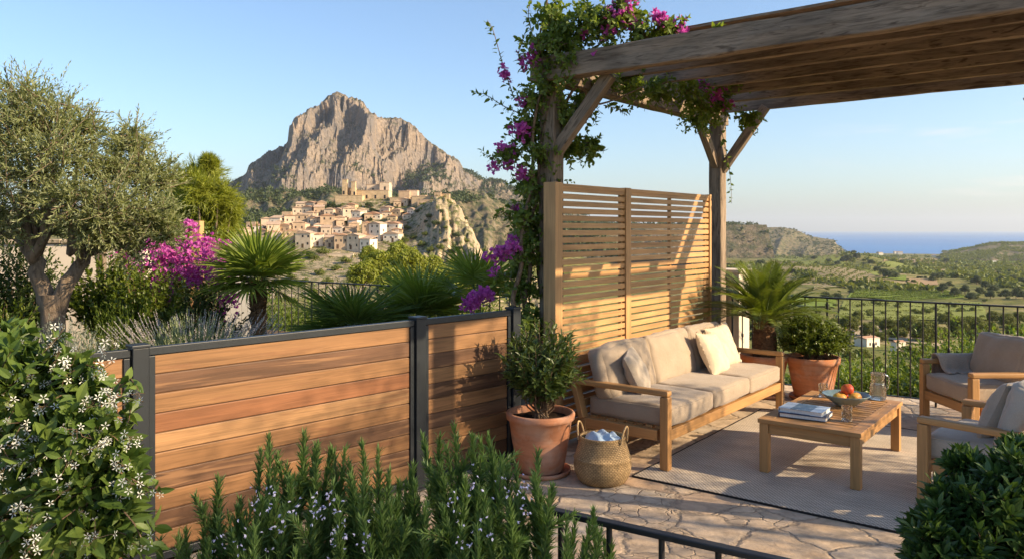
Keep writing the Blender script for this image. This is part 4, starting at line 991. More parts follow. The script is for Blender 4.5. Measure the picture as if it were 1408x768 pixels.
# ---------------------------------------------------------------- plants near the terrace
T_EL = leafT(.42, 3, .10, .18); T_OV = leafT(.62, 3, .10, .22, .8); T_OL = diaT(.26, .05, .06); T_NEED = bladeT(.16, .1); T_BL = leafT(.075, 2, .03, .12)
T_DIA = diaT(.5, .08, .1); T_BRACT = leafT(.78, 2, .12, -.1, .8)
build_shade_hedge()
def rel(p, o): return np.asarray(p, float) - np.asarray(o, float)
def shrub_shoots(c, Rr, ns, base, lump=.3, zmin=-.35, k=7, arch=.25, seed=0, inner=.0):
    d = runit(ns * 3); d = d[d[:, 2] > zmin][:ns]
    lum = .78 + lump * fbm(d[:, 0] * 2.1 + seed, d[:, 1] * 2.1 + d[:, 2] * 1.7, 3, seed + 5) + rng.normal(size=len(d)) * .09
    f = np.maximum(lum, .35) * (1 - inner * rng.random(len(d)))
    e = np.asarray(c, float) + d * np.asarray(Rr, float) * f[:, None]
    b = np.asarray(base, float) + rng.normal(size=(len(d), 3)) * np.array([.12, .12, 0]) * np.asarray(Rr, float)
    m = (b + e) / 2 + (e - b) * np.array([.12, .12, 0]) * np.sign(rng.normal()) * .3; m[:, 2] += arch * np.linalg.norm(e - b, axis=1) * .4
    m = m * .55 + (np.asarray(c, float) * .6 + e * .4) * .45
    return bez(b, m, e, k)
def shrub(nm, label, loc, c, Rr, ns, kl, size, mat, T=None, t0=.45, ang=.95, stem=None, cat='shrub', group=None, nstem=40, seed=0, lump=.3, zmin=-.35, parent=None, sub='foliage', inner=.0, upw=.1):
    th = parent or thing(nm, label, cat, loc, 0, group)
    P = shrub_shoots(c, Rr, ns, (0, 0, 0) if parent is None else (0, 0, max(0, c[2] - Rr[2])), lump, zmin, 7, .25, seed, inner)
    mb = MB(); leafy(mb, P, T or T_EL, size, kl, t0, ang, 0, .3, .8, upw); mb.build(sub, mat, th)
    mb = MB(); stems(mb, P[:nstem], .006 * max(1, Rr[2]), .002, 5); mb.build('stems', stem or M_STEM, th)
    return th, P

# --- olive tree
ob = Vector((-4.97, 8.5, .1)); oli = thing('olive_tree', 'large silvery olive tree with a forked trunk behind the fence', 'tree', ob)
mb = MB(); O = lambda px, py, Y: np.array(at(px, py, Y) - ob)
fork = O(73, 412, 8.5)
tube(mb, [(0, 0, -.15), (.0, 0, .15), (.01, 0, .5), fork * [1, 1, .8], fork + [0, 0, .06]], [.20, .15, .125, .12, .135], 14)
limbs = [[fork + [-.04, 0, -.1], O(55, 385, 8.5), O(42, 345, 8.45), O(38, 310, 8.4), O(30, 265, 8.4)], [fork + [.05, 0, -.1], O(95, 385, 8.5), O(118, 350, 8.6), O(138, 310, 8.6), O(150, 262, 8.7)],
         [O(50, 365, 8.5), O(30, 335, 8.7), O(5, 318, 8.8), O(-25, 290, 8.8)], [O(48, 360, 8.48), O(62, 320, 8.3), O(70, 270, 8.2), O(75, 220, 8.2)], [O(108, 368, 8.55), O(110, 330, 8.3), O(128, 290, 8.2), O(150, 260, 8.1)], [O(120, 348, 8.6), O(150, 335, 8.7), O(190, 300, 8.8), O(205, 262, 8.8)]]
for l, r0 in zip(limbs, (.10, .095, .05, .06, .05, .05)):
    l = np.array(l); q = np.array([np.interp(np.linspace(0, 1, 14), np.linspace(0, 1, len(l)), l[:, i]) for i in range(3)]).T
    q[1:-1] += rng.normal(size=(12, 3)) * .018; tube(mb, q, np.linspace(r0, r0 * .35, 14), 9)
clumps = [(15, 190, 8.3, 95), (70, 165, 8.4, 75), (28, 140, 8.5, 62), (75, 220, 8.1, 85), (110, 185, 8.5, 55), (30, 260, 8.2, 90), (-20, 230, 8.5, 90), (90, 280, 8.0, 70), (150, 285, 8.1, 75), (185, 235, 8.6, 62), (178, 195, 8.7, 48), (215, 250, 8.7, 48), (205, 295, 8.4, 62), (130, 320, 8.2, 55), (-10, 310, 8.2, 60), (60, 310, 8.6, 48), (225, 315, 8.5, 42), (175, 335, 8.4, 46), (140, 240, 8.5, 50)]
lm = MB()
for (px, py, Y, r) in clumps:
    c = O(px, py, Y); rr = r * Y / FPX; n = int(40 + r * 1.0)
    d = runit(n); d[:, 2] = d[:, 2] * .8 + .38; d = nz(d)
    s = c + runit(n) * rr * .35; e = c + d * rr * (rng.uniform(.55, 1.15, (n, 1))); m = (s + e) / 2; m[:, 2] -= .05
    P = bez(s, m, e, 5); leafy(lm, P, T_OL, .066, 24, .05, .62, 0, .3); stems(mb, P[:n // 4], .008, .002, 4)
    q = bez(np.array([O(95 if px > 100 else 55, 350, 8.5)]), np.array([(O(95 if px > 100 else 55, 300, 8.5) + c) / 2]), c[None], 9); stems(mb, q, .03, .01, 6)
mb.build('trunk', M_BARK, oli); lm.build('crown', M_OLIVE, oli)

# --- yellow-green pine behind it
def needle_tree(nm, label, px, Y, ztop, blobs, mat, size, n0, trunk_r=.16, group=None, cat='tree', T=None, kl=16, ground=None):
    X = (px - 704) / FPX * Y; zb = ground if ground is not None else float(terrain(X, Y)); b = Vector((X, Y, zb - .1)); t = thing(nm, label, cat, b, 0, group)
    lm = MB(); mb = MB(); top = None
    for (bx, by, dY, r) in blobs:
        c = np.array(at(bx, by, Y + dY) - b); rr = r * Y / FPX; n = n0
        d = runit(n); d[:, 2] = d[:, 2] * .8 + .25; s = c + runit(n) * rr * .25; e = c + nz(d) * rr * rng.uniform(.5, 1.1, (n, 1))
        P = bez(s, (s + e) / 2 + [0, 0, rr * .1], e, 4); leafy(lm, P, T or bladeT(.12, .05), size, kl, .15, .7, 0, .35)
        q = bez(np.array([[0, 0, max(.3, c[2] * .45)]]), np.array([[c[0] * .5, c[1] * .5, c[2] * .75]]), c[None], 7); stems(mb, q, trunk_r * .4, trunk_r * .12, 5)
        if top is None or c[2] > top[2]: top = c
    tube(mb, [(0, 0, -.3), (0, 0, top[2] * .35), (top[0] * .5, top[1] * .5, top[2] * .7), top], [trunk_r, trunk_r * .85, trunk_r * .5, trunk_r * .15], 8)
    mb.build('trunk', M_BARK, t); lm.build('crown', mat, t); return t
needle_tree('pine_tree', 'bright yellow green pine between the olive tree and the mountain', 285, 24, 0, [(262, 250, 0, 36), (285, 243, 1, 32), (300, 272, -.5, 34), (252, 290, 0, 40), (318, 290, 0, 22), (285, 305, 0, 40), (272, 268, -1, 40), (310, 310, .5, 26), (248, 265, 1, 30), (288, 226, 0, 14), (240, 310, 0, 40), (300, 325, 0, 34), (270, 325, 0, 40)], M_LIMEPINE, .24, 190, .2)

# --- fan palms
def fanpalm(nm, label, loc, hub, nf, Rr, mat, trunk=True, pet=.35, el=(-.25, 1.25), seed=0, nb=30, droop=.22):
    r_ = np.random.default_rng(seed); t = thing(nm, label, 'palm', loc); hub = np.array(hub, float)
    lm = MB(); pm = MB()
    for f in range(nf):
        az = f * 2.4 + r_.normal() * .25; e = el[0] + (el[1] - el[0]) * ((f + .5) / nf) ** .85 + r_.normal() * .08
        d = np.array([math.cos(az) * math.cos(e), math.sin(az) * math.cos(e), math.sin(e)])
        pl = pet * Rr * r_.uniform(.8, 1.25); p0 = hub + d * .04; p1 = hub + d * pl; p1[2] -= .05 * pl
        tube(pm, [p0, (p0 + p1) / 2 + [0, 0, .02], p1], [.012, .009, .007], 5)
        side = nz(np.cross(d, [0, 0, 1]) + 1e-6); nrm = nz(np.cross(side, d)); rad = Rr * r_.uniform(.78, 1.05)
        a = np.linspace(-1.75, 1.75, nb) + r_.normal(size=nb) * .03
        dirs = np.cos(a)[:, None] * d + np.sin(a)[:, None] * side + nrm * (.10 * np.abs(np.sin(a)) + r_.normal(size=nb) * .05)[:, None]
        ln = rad * (1 - .32 * (np.abs(a) / 1.75) ** 2) * r_.uniform(.9, 1.05, nb)
        V, F = leafT(.062, 4, .02, droop, .75)
        scatter(lm, (V, F), np.tile(p1, (nb, 1)) + dirs * .01, dirs, np.tile(nrm, (nb, 1)) + dirs * .01, ln)
    lm.build('fronds', mat, t); pm.build('petioles', M_GREENSTEM, t)
    if trunk:
        mb = MB(); k = 16; z = np.linspace(-.15, hub[2], k); rr = .085 + .018 * np.cos(np.arange(k) * 2.5) + .02 * np.linspace(0, 1, k)
        q = np.stack([hub[0] * np.linspace(0, 1, k), hub[1] * np.linspace(0, 1, k), z], 1); tube(mb, q, rr, 12)
        n = 240; zz = r_.uniform(.05, hub[2], n); aa = r_.random(n) * 6.28; d = np.stack([np.cos(aa), np.sin(aa), np.full(n, .9)], 1)
        scatter(mb, bladeT(.35, -.1), np.stack([np.cos(aa) * .09, np.sin(aa) * .09, zz], 1), d, np.stack([np.cos(aa), np.sin(aa), aa * 0], 1), .09)
        mb.build('trunk', M_PALMTRUNK, t)
    return t
fanpalm('fan_palm', 'small fan palm on a fibrous trunk between lavender and garden railing', (-3.07, 9.5, .12), (0, 0, 1.17), 26, .60, M_PALM, True, .34, (-.35, 1.3), 3)
fanpalm('fan_palm', 'broad low fan palm directly behind the middle fence post', (-1.02, 8.75, .12), (0, 0, .72), 15, .62, M_PALM, False, .42, (-.05, 1.3), 4, 34)
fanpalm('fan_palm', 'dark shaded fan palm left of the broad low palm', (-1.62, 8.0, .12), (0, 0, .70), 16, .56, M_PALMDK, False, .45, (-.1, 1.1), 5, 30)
fanpalm('fan_palm', 'thin fan palm with few leaves beside the climbing vine', (-.35, 8.2, .12), (0, 0, 1.02), 11, .52, M_PALM, False, .6, (.05, 1.3), 6, 22)

# --- lavender, silver shrub and other bed plants
def clump(nm, label, loc, Rr, h, ns, mat, size, kl, T, spikes=None, lean=.55, cat='shrub', t0=.1, ang=.5, jit=.3):
    t = thing(nm, label, cat, loc); a = rng.random(ns) * 6.28; q = np.sqrt(rng.random(ns))
    b = np.stack([np.cos(a) * q * Rr[0] * .45, np.sin(a) * q * Rr[1] * .45, 0 * a], 1)
    e = np.stack([np.cos(a) * q * Rr[0], np.sin(a) * q * Rr[1], h * (1 - .45 * q ** 2) * rng.uniform(.75, 1.08, ns)], 1)
    m = b * .7 + e * .3; m[:, 2] = e[:, 2] * .6; P = bez(b, m, e, 6)
    mb = MB(); leafy(mb, P, T, size, kl, t0, ang, 0, jit); mb.build('foliage', mat, t)
    if spikes:
        n, sl, hh = spikes; a = rng.random(n) * 6.28; q = np.sqrt(rng.random(n)); b = np.stack([np.cos(a) * q * Rr[0] * .8, np.sin(a) * q * Rr[1] * .8, h * .55 + 0 * a], 1)
        e = b + np.stack([np.cos(a) * q * lean * hh, np.sin(a) * q * lean * hh, hh * rng.uniform(.6, 1.1, n)], 1); P = bez(b, (b + e) / 2 + [0, 0, .04], e, 5)
        mb = MB(); stems(mb, P, .0022, .0016, 3); mb.build('flower_stems', M_LAVL, t)
        mb = MB(); leafy(mb, P, diaT(.5), .02, 22, 1 - sl, .55, 0, .3); mb.build('flower_spikes', M_LAVF, t)
    return t
clump('lavender', 'large lavender clump with pale dry flower spikes behind the fence', (-2.95, 7.3, .12), (.68, .5), 1.0, 800, M_LAVL, .055, 30, bladeT(.2), (190, .35, .42), .7, 'lavender')
clump('santolina', 'low silver grey shrub at the foot of the olive tree', (-3.85, 6.75, .12), (.62, .4), 1.03, 620, M_GREY, .04, 32, bladeT(.26), None, .5)
clump('rosemary', 'bright green feathery shrub between silver shrub and lavender', (-3.85, 7.75, .12), (.55, .4), 1.12, 260, M_BRIGHT, .055, 26, bladeT(.2), None, .5)
shrub('citrus_shrub', 'leafy green shrub behind the olive trunk at the garden wall', (-5.05, 9.9, .1), (0, 0, .95), (.8, .5, .8), 260, 16, .085, M_BRIGHT, T_OV, .4, seed=1)
shrub('laurel_shrub', 'dark green shrub at the left edge behind the olive tree', (-6.1, 9.6, .1), (0, 0, 1.0), (.8, .5, 1.05), 280, 16, .085, M_DARK, T_EL, .4, seed=2)
shrub('laurel_shrub', 'dark green shrub below the magenta bougainvillea, behind the lavender', (-3.75, 9.4, .1), (0, 0, .62), (.62, .42, .62), 200, 15, .075, M_DARK, T_EL, .4, seed=3)
shrub('broadleaf_shrub', 'green broad leaved shrub at the left edge just over the fence', (-4.45, 6.4, .1), (0, 0, .62), (.5, .4, .55), 120, 12, .12, M_BRIGHT, T_OV, .4, seed=4)
shrub('broadleaf_shrub', 'light green shrub between the olive trunk and the left edge', (-5.5, 8.4, .1), (0, 0, .6), (.55, .4, .62), 150, 13, .085, M_BRIGHT, T_EL, .4, seed=14)
shrub('citrus_shrub', 'bright leafy shrub right of the olive trunk, before the magenta flowers', (-4.35, 9.3, .1), (0, 0, .8), (.55, .4, .65), 200, 16, .08, M_BRIGHT, T_OV, .4, seed=15)
shrub('laurel_shrub', 'low green shrub under the palms along the garden railing', (-2.2, 9.6, .1), (0, 0, .4), (.62, .4, .42), 150, 14, .07, M_BOX, T_EL, .4, seed=5)
shrub('laurel_shrub', 'dark low shrub between the low palm and the fence', (-.75, 7.85, .1), (0, 0, .4), (.5, .35, .48), 150, 14, .07, M_DARK, T_EL, .4, seed=6)

def bracts(mb, centers, r, n, size=.042):
    for c in centers:
        k = int(n * rng.uniform(.6, 1.3)); d = runit(k); p = np.asarray(c) + d * r * rng.uniform(.3, 1.15, (k, 1))
        for j in range(3):
            a = runit(k); scatter(mb, T_BRACT, p, d * .5 + a * .8 + [0, 0, .2], d + a * .3, size * rng.uniform(.7, 1.2, k))
# --- bougainvillea shrub at left
bb = Vector((-4.45, 10.4, .1)); B = lambda px, py, Y: np.array(at(px, py, Y) - bb)
bo, P = shrub('bougainvillea', 'magenta bougainvillea shrub in full flower beyond the lavender', bb, (0, 0, 1.2), (.95, .5, .95), 230, 16, .06, M_BOX, T_OV, .4, seed=7, cat='flowering shrub')
fl = [(236, 345, 10.0, .12), (258, 330, 10.2, .12), (205, 340, 10.1, .1), (190, 378, 9.95, .12), (218, 385, 9.9, .12), (270, 355, 9.95, .17), (292, 350, 10.1, .14), (250, 365, 9.9, .15), (298, 372, 10.0, .14), (275, 385, 9.9, .12), (222, 362, 9.95, .12), (310, 395, 10.0, .14), (180, 352, 10.2, .1), (262, 312, 10.3, .08), (318, 410, 9.9, .12), (285, 335, 10.2, .1), (175, 405, 9.9, .09), (226, 402, 9.85, .09)]
for px, py, Y, r in fl:
    for _ in range(3): mb = MB(); bracts(mb, [B(px, py, Y) + rng.normal(size=3) * .06], r, 26, .05); mb.build('flower_cluster', M_BRACT, bo)
bb = Vector((-.33, 7.45, .1)); bo, P = shrub('bougainvillea', 'small magenta bougainvillea just above the right fence panel', bb, (0, 0, .75), (.35, .28, .42), 90, 12, .055, M_VINE, T_OV, .4, seed=8, cat='flowering shrub')
for px, py, Y, r in [(655, 412, 7.2, .09), (668, 405, 7.2, .07), (645, 420, 7.2, .07)]: mb = MB(); bracts(mb, [B(px, py, Y)], r, 60, .045); mb.build('flower_cluster', M_BRACT, bo)

# --- bougainvillea climbing the pergola
vb = Vector((.22, 7.22, 0)); vin = thing('bougainvillea_vine', 'tall bougainvillea vine climbing the near pergola post and beam', 'climbing vine', vb)
Vp = lambda px, py, Y: np.array(at(px, py, Y) - vb)
lm, sm, fm = MB(), MB(), MB()
main = [[(735, 470, 7.0), (722, 430, 7.05), (728, 380, 7.1), (722, 330, 7.1), (735, 280, 7.12), (745, 220, 7.1), (748, 150, 7.05), (775, 90, 6.95), (840, 50, 6.75)], [(745, 470, 7.05), (748, 400, 7.2), (736, 340, 7.2), (752, 250, 7.3), (770, 180, 7.25), (790, 110, 7.0), (820, 150, 7.2), (880, 120, 7.6)], [(742, 470, 7.0), (705, 420, 7.0), (716, 350, 7.0), (728, 260, 7.05), (738, 160, 7.0), (745, 60, 7.0), (750, -10, 7.0)]]
for l in main:
    l = np.array([Vp(*q) for q in l]); k = 40; q = np.array([np.interp(np.linspace(0, 1, k), np.linspace(0, 1, len(l)), l[:, i]) for i in range(3)]).T
    for _ in range(3): q[1:-1] = (q[:-2] + 2 * q[1:-1] + q[2:]) / 4
    q[:, 0] += .02 * np.sin(np.arange(k) * .7); tube(sm, q, np.linspace(.026, .007, k), 7)
vbl = [(715, 400, 7.1, 34), (728, 350, 7.1, 32), (722, 300, 7.1, 32), (735, 260, 7.15, 40), (742, 215, 7.1, 42), (725, 180, 7.1, 34), (738, 140, 7.05, 40), (760, 105, 6.95, 42), (750, 65, 7.0, 44), (790, 60, 6.85, 46), (830, 40, 6.7, 44), (862, 18, 6.65, 40), (755, 20, 7.0, 34), (885, 52, 6.55, 26), (915, 45, 6.5, 26), (790, 205, 7.25, 28), (812, 205, 7.35, 20), (700, 215, 7.05, 22), (800, 150, 7.3, 28), (775, 160, 7.1, 30), (870, 115, 7.7, 32), (905, 125, 7.9, 32), (940, 125, 8.1, 34), (965, 140, 8.3, 36), (990, 150, 8.6, 32), (985, 110, 8.4, 28), (1010, 115, 8.6, 22), (1030, 165, 8.8, 18), (960, 165, 8.9, 26), (1005, 95, 8.5, 14), (730, 445, 7.0, 30), (755, 420, 7.25, 22), (745, 180, 7.2, 36), (835, 110, 7.4, 22), (730, 320, 7.2, 36), (715, 370, 7.15, 30), (745, 300, 7.25, 26), (750, 250, 7.2, 34), (770, 40, 6.9, 40), (810, 25, 6.75, 34), (775, 85, 6.85, 34)]
for (px, py, Y, r) in vbl:
    c = Vp(px, py, Y); rr = r * Y / FPX; n = int(9 + r * .62); d = runit(n); s = c + runit(n) * rr * .3
    e = c + d * rr * rng.uniform(.6, 1.25, (n, 1)); m = (s + e) / 2; m[:, 2] += .05; e[:, 2] -= .03
    P = bez(s, m, e, 6); leafy(lm, P, T_OV, .060, 12, .1, 1.05, 0, .35); stems(sm, P[::3], .004, .0015, 4)
shoots_ = [[(705, 130, 7), (690, 85, 6.95), (678, 40, 6.9), (670, 28, 6.9)], [(712, 155, 7), (690, 145, 7), (668, 130, 7), (650, 126, 7)], [(715, 220, 7), (690, 225, 7), (672, 215, 7), (662, 210, 7)], [(735, 60, 7), (725, 20, 7), (735, -15, 7)], [(840, 20, 6.7), (855, -10, 6.7), (870, -25, 6.7)], [(800, 205, 7.3), (815, 195, 7.4), (832, 205, 7.4)], [(830, 145, 7.4), (850, 150, 7.5), (860, 158, 7.5)], [(992, 180, 9), (1000, 215, 9.2), (1005, 250, 9.3), (1006, 280, 9.3)], [(1015, 100, 8.6), (1040, 108, 8.8), (1055, 108, 8.8)], [(1010, 160, 8.8), (1040, 160, 9), (1054, 165, 9)], [(900, 50, 6.6), (930, 40, 6.5), (945, 25, 6.5)], [(705, 300, 7), (690, 290, 7), (680, 300, 7)], [(720, 100, 7), (712, 75, 7), (722, 45, 7)], [(705, 385, 7), (688, 375, 7), (680, 388, 7)], [(980, 45, 6.2), (995, 38, 6.2)]]
for l in shoots_:
    l = np.array([Vp(*q) for q in l]); q = np.array([np.interp(np.linspace(0, 1, 8), np.linspace(0, 1, len(l)), l[:, i]) for i in range(3)]).T
    leafy(lm, q[None] + rng.normal(size=(2, 1, 3)) * .015, T_OV, .058, 15, .02, 1.1, 0, .3); tube(sm, q, np.linspace(.005, .002, 8), 4, 0, False)
for px, py, Y, n, r in [(700, 110, 7, 2, .06), (735, 75, 6.95, 3, .07), (712, 235, 7.0, 2, .06), (716, 180, 7, 3, .07), (700, 200, 7, 2, .05), (680, 232, 7, 1, .05), (722, 85, 7, 2, .06), (715, 150, 7, 1, .05), (855, 15, 6.6, 4, .08), (870, 25, 6.6, 3, .07), (865, 3, 6.6, 3, .07), (845, 38, 6.7, 2, .06), (905, 32, 6.5, 3, .07), (925, 35, 6.5, 3, .06), (938, 42, 6.5, 2, .05), (895, 22, 6.5, 1, .04), (985, 100, 8.3, 3, .08), (990, 120, 8.4, 4, .09), (985, 140, 8.5, 4, .09), (1000, 110, 8.4, 2, .07), (1020, 90, 8.5, 3, .06), (995, 150, 8.6, 2, .07), (970, 118, 8.3, 2, .06), (692, 345, 7, 3, .07), (700, 335, 7, 2, .06), (685, 370, 7, 2, .06), (682, 350, 7, 2, .06), (700, 222, 7, 2, .05), (830, 70, 6.6, 1, .05), (795, 30, 6.7, 1, .05), (705, 285, 7, 1, .04)]:
    for _ in range(n): fm = MB(); bracts(fm, [Vp(px, py, Y) + rng.normal(size=3) * .04], r * .8, 15, .042); fm.build('flower_cluster', M_BRACT, vin)
sm.build('stems', M_STEM, vin); lm.build('leaves', M_VINE, vin)

# --- big terracotta pot with shrub beside the fence
def pot(th, r0, r1, h, rim, mat, saucer=True):
    z0 = .022 if saucer else 0
    mb = MB(); lathe(mb, [(0, z0), (r0 * .95, z0), (r0, z0 + .012), (r0 + (r1 - r0) * .5, z0 + h * .5), (r1 - .012, z0 + h - rim), (r1 + .006, z0 + h - rim + .006), (r1 + .012, z0 + h - .012), (r1 + .004, z0 + h), (r1 - .014, z0 + h), (r1 - .024, z0 + h - .02), (r1 - .034, z0 + h - .1)], 56); mb.build('pot', mat, th)
    if saucer:
        mb = MB(); lathe(mb, [(0, .003), (r0 + .035, 0), (r0 + .05, .012), (r0 + .056, .038), (r0 + .048, .04), (r0 + .038, .018), (0, .016)], 48); mb.build('saucer', mat, th)
    mb = MB(); n = 30; a = np.linspace(0, 2 * np.pi, n + 1); q = np.linspace(0, 1, 8); Q, A = np.meshgrid(q, a, indexing='ij'); rr = (r1 - .022) * Q
    grid(mb, np.stack([rr * np.cos(A), rr * np.sin(A), z0 + h - .055 + .02 * fbm(Q * 6 * np.cos(A), Q * 6 * np.sin(A), 3, 3) + .012 * (1 - Q)], -1), 0, True, None); o = mb.build('soil', M_SOIL, th)
    if o.data.polygons[60].normal.z < 0: o.data.flip_normals()
    return z0 + h - .05
pt_ = thing('potted_shrub', 'evergreen shrub in a large terracotta pot beside the fence end', 'potted plant', (.225, 6.22, 0))
zs = pot(pt_, .185, .262, .46, .06, M_TERRA)
P = shrub_shoots((0, 0, .90), (.36, .32, .37), 130, (0, 0, zs), .4, -.75, 8, .2, 31); P[:, 0] = [0, 0, zs] + rng.normal(size=(len(P), 3)) * [.03, .03, 0]
mb = MB(); leafy(mb, P, leafT(.38, 3, .08, .15), .082, 19, .3, .85, 0, .3); mb.build('foliage', M_OLEA, pt_)
mb = MB(); stems(mb, P[:70], .007, .002, 5); mb.build('stems', M_STEM, pt_)

# --- cycad and box ball in orange pots by the railing
cy = thing('potted_cycad', 'large sago palm with arching fronds in an orange pot behind the sofa end', 'potted plant', (2.92, 9.08, 0))
zs = pot(cy, .17, .265, .46, .07, M_TERRA2)
mb = MB(); z = np.linspace(zs - .02, .80, 12); tube(mb, np.stack([0*z, 0*z, z], 1), .115 + .02 * np.sin(np.linspace(0, 3.1, 12)), 14)
n = 420; zz = rng.uniform(zs, .84, n); aa = rng.random(n) * 6.28; d = np.stack([np.cos(aa), np.sin(aa), np.full(n, .7)], 1)
scatter(mb, leafT(.5, 2, .05, -.15), np.stack([np.cos(aa) * .10, np.sin(aa) * .10, zz], 1), d, np.stack([np.cos(aa) * .2, np.sin(aa) * .2, aa * 0 + 1], 1), .065); mb.build('trunk', M_PALMTRUNK, cy)
lm, pm = MB(), MB(); nf = 54
for f in range(nf):
    az = f * 2.4 + rng.normal() * .15; e = .02 + 1.28 * (f / nf) ** 1.0 + rng.normal() * .06; Lf = .92 * rng.uniform(.85, 1.08) * (1 - .15 * (f / nf)); tt = np.linspace(0, 1, 12)
    el = e + .25 - 1.0 * tt ** 1.5 * (.75 + .5 * (1 - f / nf)); st = Lf / 11
    hx_ = np.concatenate([[0], np.cumsum(np.cos(el[:-1]) * st)]); hz_ = np.concatenate([[0], np.cumsum(np.sin(el[:-1]) * st)])
    q = np.stack([np.cos(az) * (hx_ + .04), np.sin(az) * (hx_ + .04), .84 + hz_], 1); tube(pm, q, np.linspace(.007, .002, 12), 4, 0, False)
    m = 48; t = np.linspace(.12, .99, m)[None]; p, tg = along(q[None], t); p = p[0]; tg = tg[0]
    sd_ = np.array([-np.sin(az), np.cos(az), 0]); nr = nz(np.cross(tg, sd_)); nr = np.where(nr[:, 2:3] < 0, -nr, nr)
    ll = .15 * np.sin(np.pi * (.12 + .86 * t[0])) ** .7 + .02
    for sg in (1, -1):
        dd = tg * .62 + sg * sd_ * .8 + nr * .30; scatter(lm, leafT(.085, 2, .02, .12), p, dd, nr + rng.normal(size=nr.shape) * .1, ll * rng.uniform(.92, 1.05, m))
lm.build('fronds', M_SAGO, cy); pm.build('frond_stems', M_GREENSTEM, cy)
bx = thing('potted_box', 'rounded leafy box shrub in an orange terracotta pot by the railing', 'potted plant', (3.42, 8.93, 0))
zs = pot(bx, .205, .285, .46, .075, M_TERRA2)
P = shrub_shoots((0, 0, .68), (.50, .47, .33), 620, (0, 0, zs), .10, -.45, 6, .1, 41)
mb = MB(); leafy(mb, P, leafT(.62, 2, .08, .15), .046, 19, .45, .95, 0, .35); mb.build('foliage', M_BOX, bx)
mb = MB(); stems(mb, P[:60], .004, .0015, 4); mb.build('stems', M_STEM, bx)

# --- jasmine at lower left
jb = Vector((-1.62, 2.30, 0)); ja = thing('star_jasmine', 'star jasmine bush with white flowers in front of the fence at lower left', 'flowering shrub', jb)
J = lambda px, py, Y: np.array(at(px, py, Y) - jb)
lm, sm, fm = MB(), MB(), MB(); ends = []
jbl = [(40, 640, 2.3, 95), (100, 620, 2.2, 80), (60, 560, 2.3, 80), (20, 540, 2.3, 80), (110, 700, 2.15, 85), (40, 730, 2.2, 95), (150, 740, 2.2, 60), (140, 670, 2.25, 55), (95, 550, 2.3, 55), (20, 495, 2.35, 38), (60, 512, 2.3, 34), (130, 600, 2.2, 50), (-40, 600, 2.4, 110), (165, 690, 2.2, 40), (5, 475, 2.45, 18), (170, 650, 2.2, 34)]
for px, py, Y, r in jbl:
    c = J(px, py, Y); rr = r * Y / FPX; n = int(10 + r * .30); d = runit(n); d[:, 1] -= .25; s = c + runit(n) * rr * .35; e = c + nz(d) * rr * rng.uniform(.6, 1.15, (n, 1)); m = (s + e) / 2; m[:, 2] += .03
    P = bez(s, m, e, 6); leafy(lm, P, leafT(.46, 4, .08, .16), .066, 11, .08, 1.0, 0, .3); stems(sm, P[::2], .0028, .0014, 4); ends.append(P[:, -1])
for l in [[(150, 560, 2.2), (165, 530, 2.2), (180, 520, 2.2), (190, 535, 2.15)], [(150, 640, 2.15), (185, 660, 2.15), (205, 670, 2.15), (222, 675, 2.1)], [(60, 480, 2.3), (75, 465, 2.3), (88, 462, 2.3)], [(100, 520, 2.3), (115, 500, 2.3), (140, 508, 2.25)], [(10, 470, 2.4), (18, 450, 2.4), (30, 448, 2.4)], [(160, 690, 2.15), (185, 720, 2.1), (200, 750, 2.1)], [(140, 600, 2.2), (175, 590, 2.2), (180, 560, 2.2)]]:
    l = np.array([J(*q) for q in l]); q = np.array([np.interp(np.linspace(0, 1, 7), np.linspace(0, 1, len(l)), l[:, i]) for i in range(3)]).T
    leafy(lm, q[None], leafT(.44, 4, .08, .16), .05, 13, .05, 1.0, 0, .3); tube(sm, q, np.linspace(.003, .0015, 7), 5); ends.append(q[-1:]); ends.append(q[4:5])
for l in [[(45, 768, 2.35), (50, 700, 2.3), (42, 620, 2.35), (60, 540, 2.35), (40, 480, 2.4)], [(90, 768, 2.3), (70, 690, 2.28), (95, 610, 2.3), (80, 540, 2.3)], [(20, 768, 2.4), (10, 640, 2.4), (25, 520, 2.4)]]:
    l = np.array([J(*q) for q in l]); l = np.vstack([[l[0, 0], l[0, 1], 0], l]); q = np.array([np.interp(np.linspace(0, 1, 24), np.linspace(0, 1, len(l)), l[:, i]) for i in range(3)]).T
    tube(sm, q, np.linspace(.010, .004, 24), 6)
E = np.concatenate(ends); E = E[rng.permutation(len(E))[:118]]
E = np.concatenate([E, np.array([J(*q) for q in [(60, 645, 2.1), (35, 580, 2.15), (105, 590, 2.05), (120, 560, 2.1), (88, 675, 2.05), (140, 610, 2.05), (170, 640, 2.08), (182, 665, 2.06), (190, 540, 2.12), (178, 600, 2.1), (160, 560, 2.12), (130, 740, 2.02), (40, 700, 2.05), (12, 630, 2.1), (205, 676, 2.1), (150, 545, 2.15), (100, 500, 2.25), (75, 470, 2.3), (140, 480, 2.25)]])])
for e in E:
    k = int(rng.integers(4, 10)); o_ = e + rng.normal(size=(k, 3)) * .017; d = runit(k); d[:, 1] -= .9; d[:, 2] += .35; d = nz(d)
    V, F = starT(5, .1, .30, .06, .28); V = V[:, [0, 2, 1]] * [1, 1, 1]
    scatter(fm, (V, F[:, ::-1]), o_ + d * .012, d, runit(k), .0125 * rng.uniform(.8, 1.15, k))
    for a, b in zip(o_, o_ + d * .012): tube(sm, [e, a, b], .0009, 3, 0, False)
lm.build('leaves', M_JAS, ja); sm.build('stems', M_STEM, ja); fm.build('flowers', M_WHITEFL, ja)

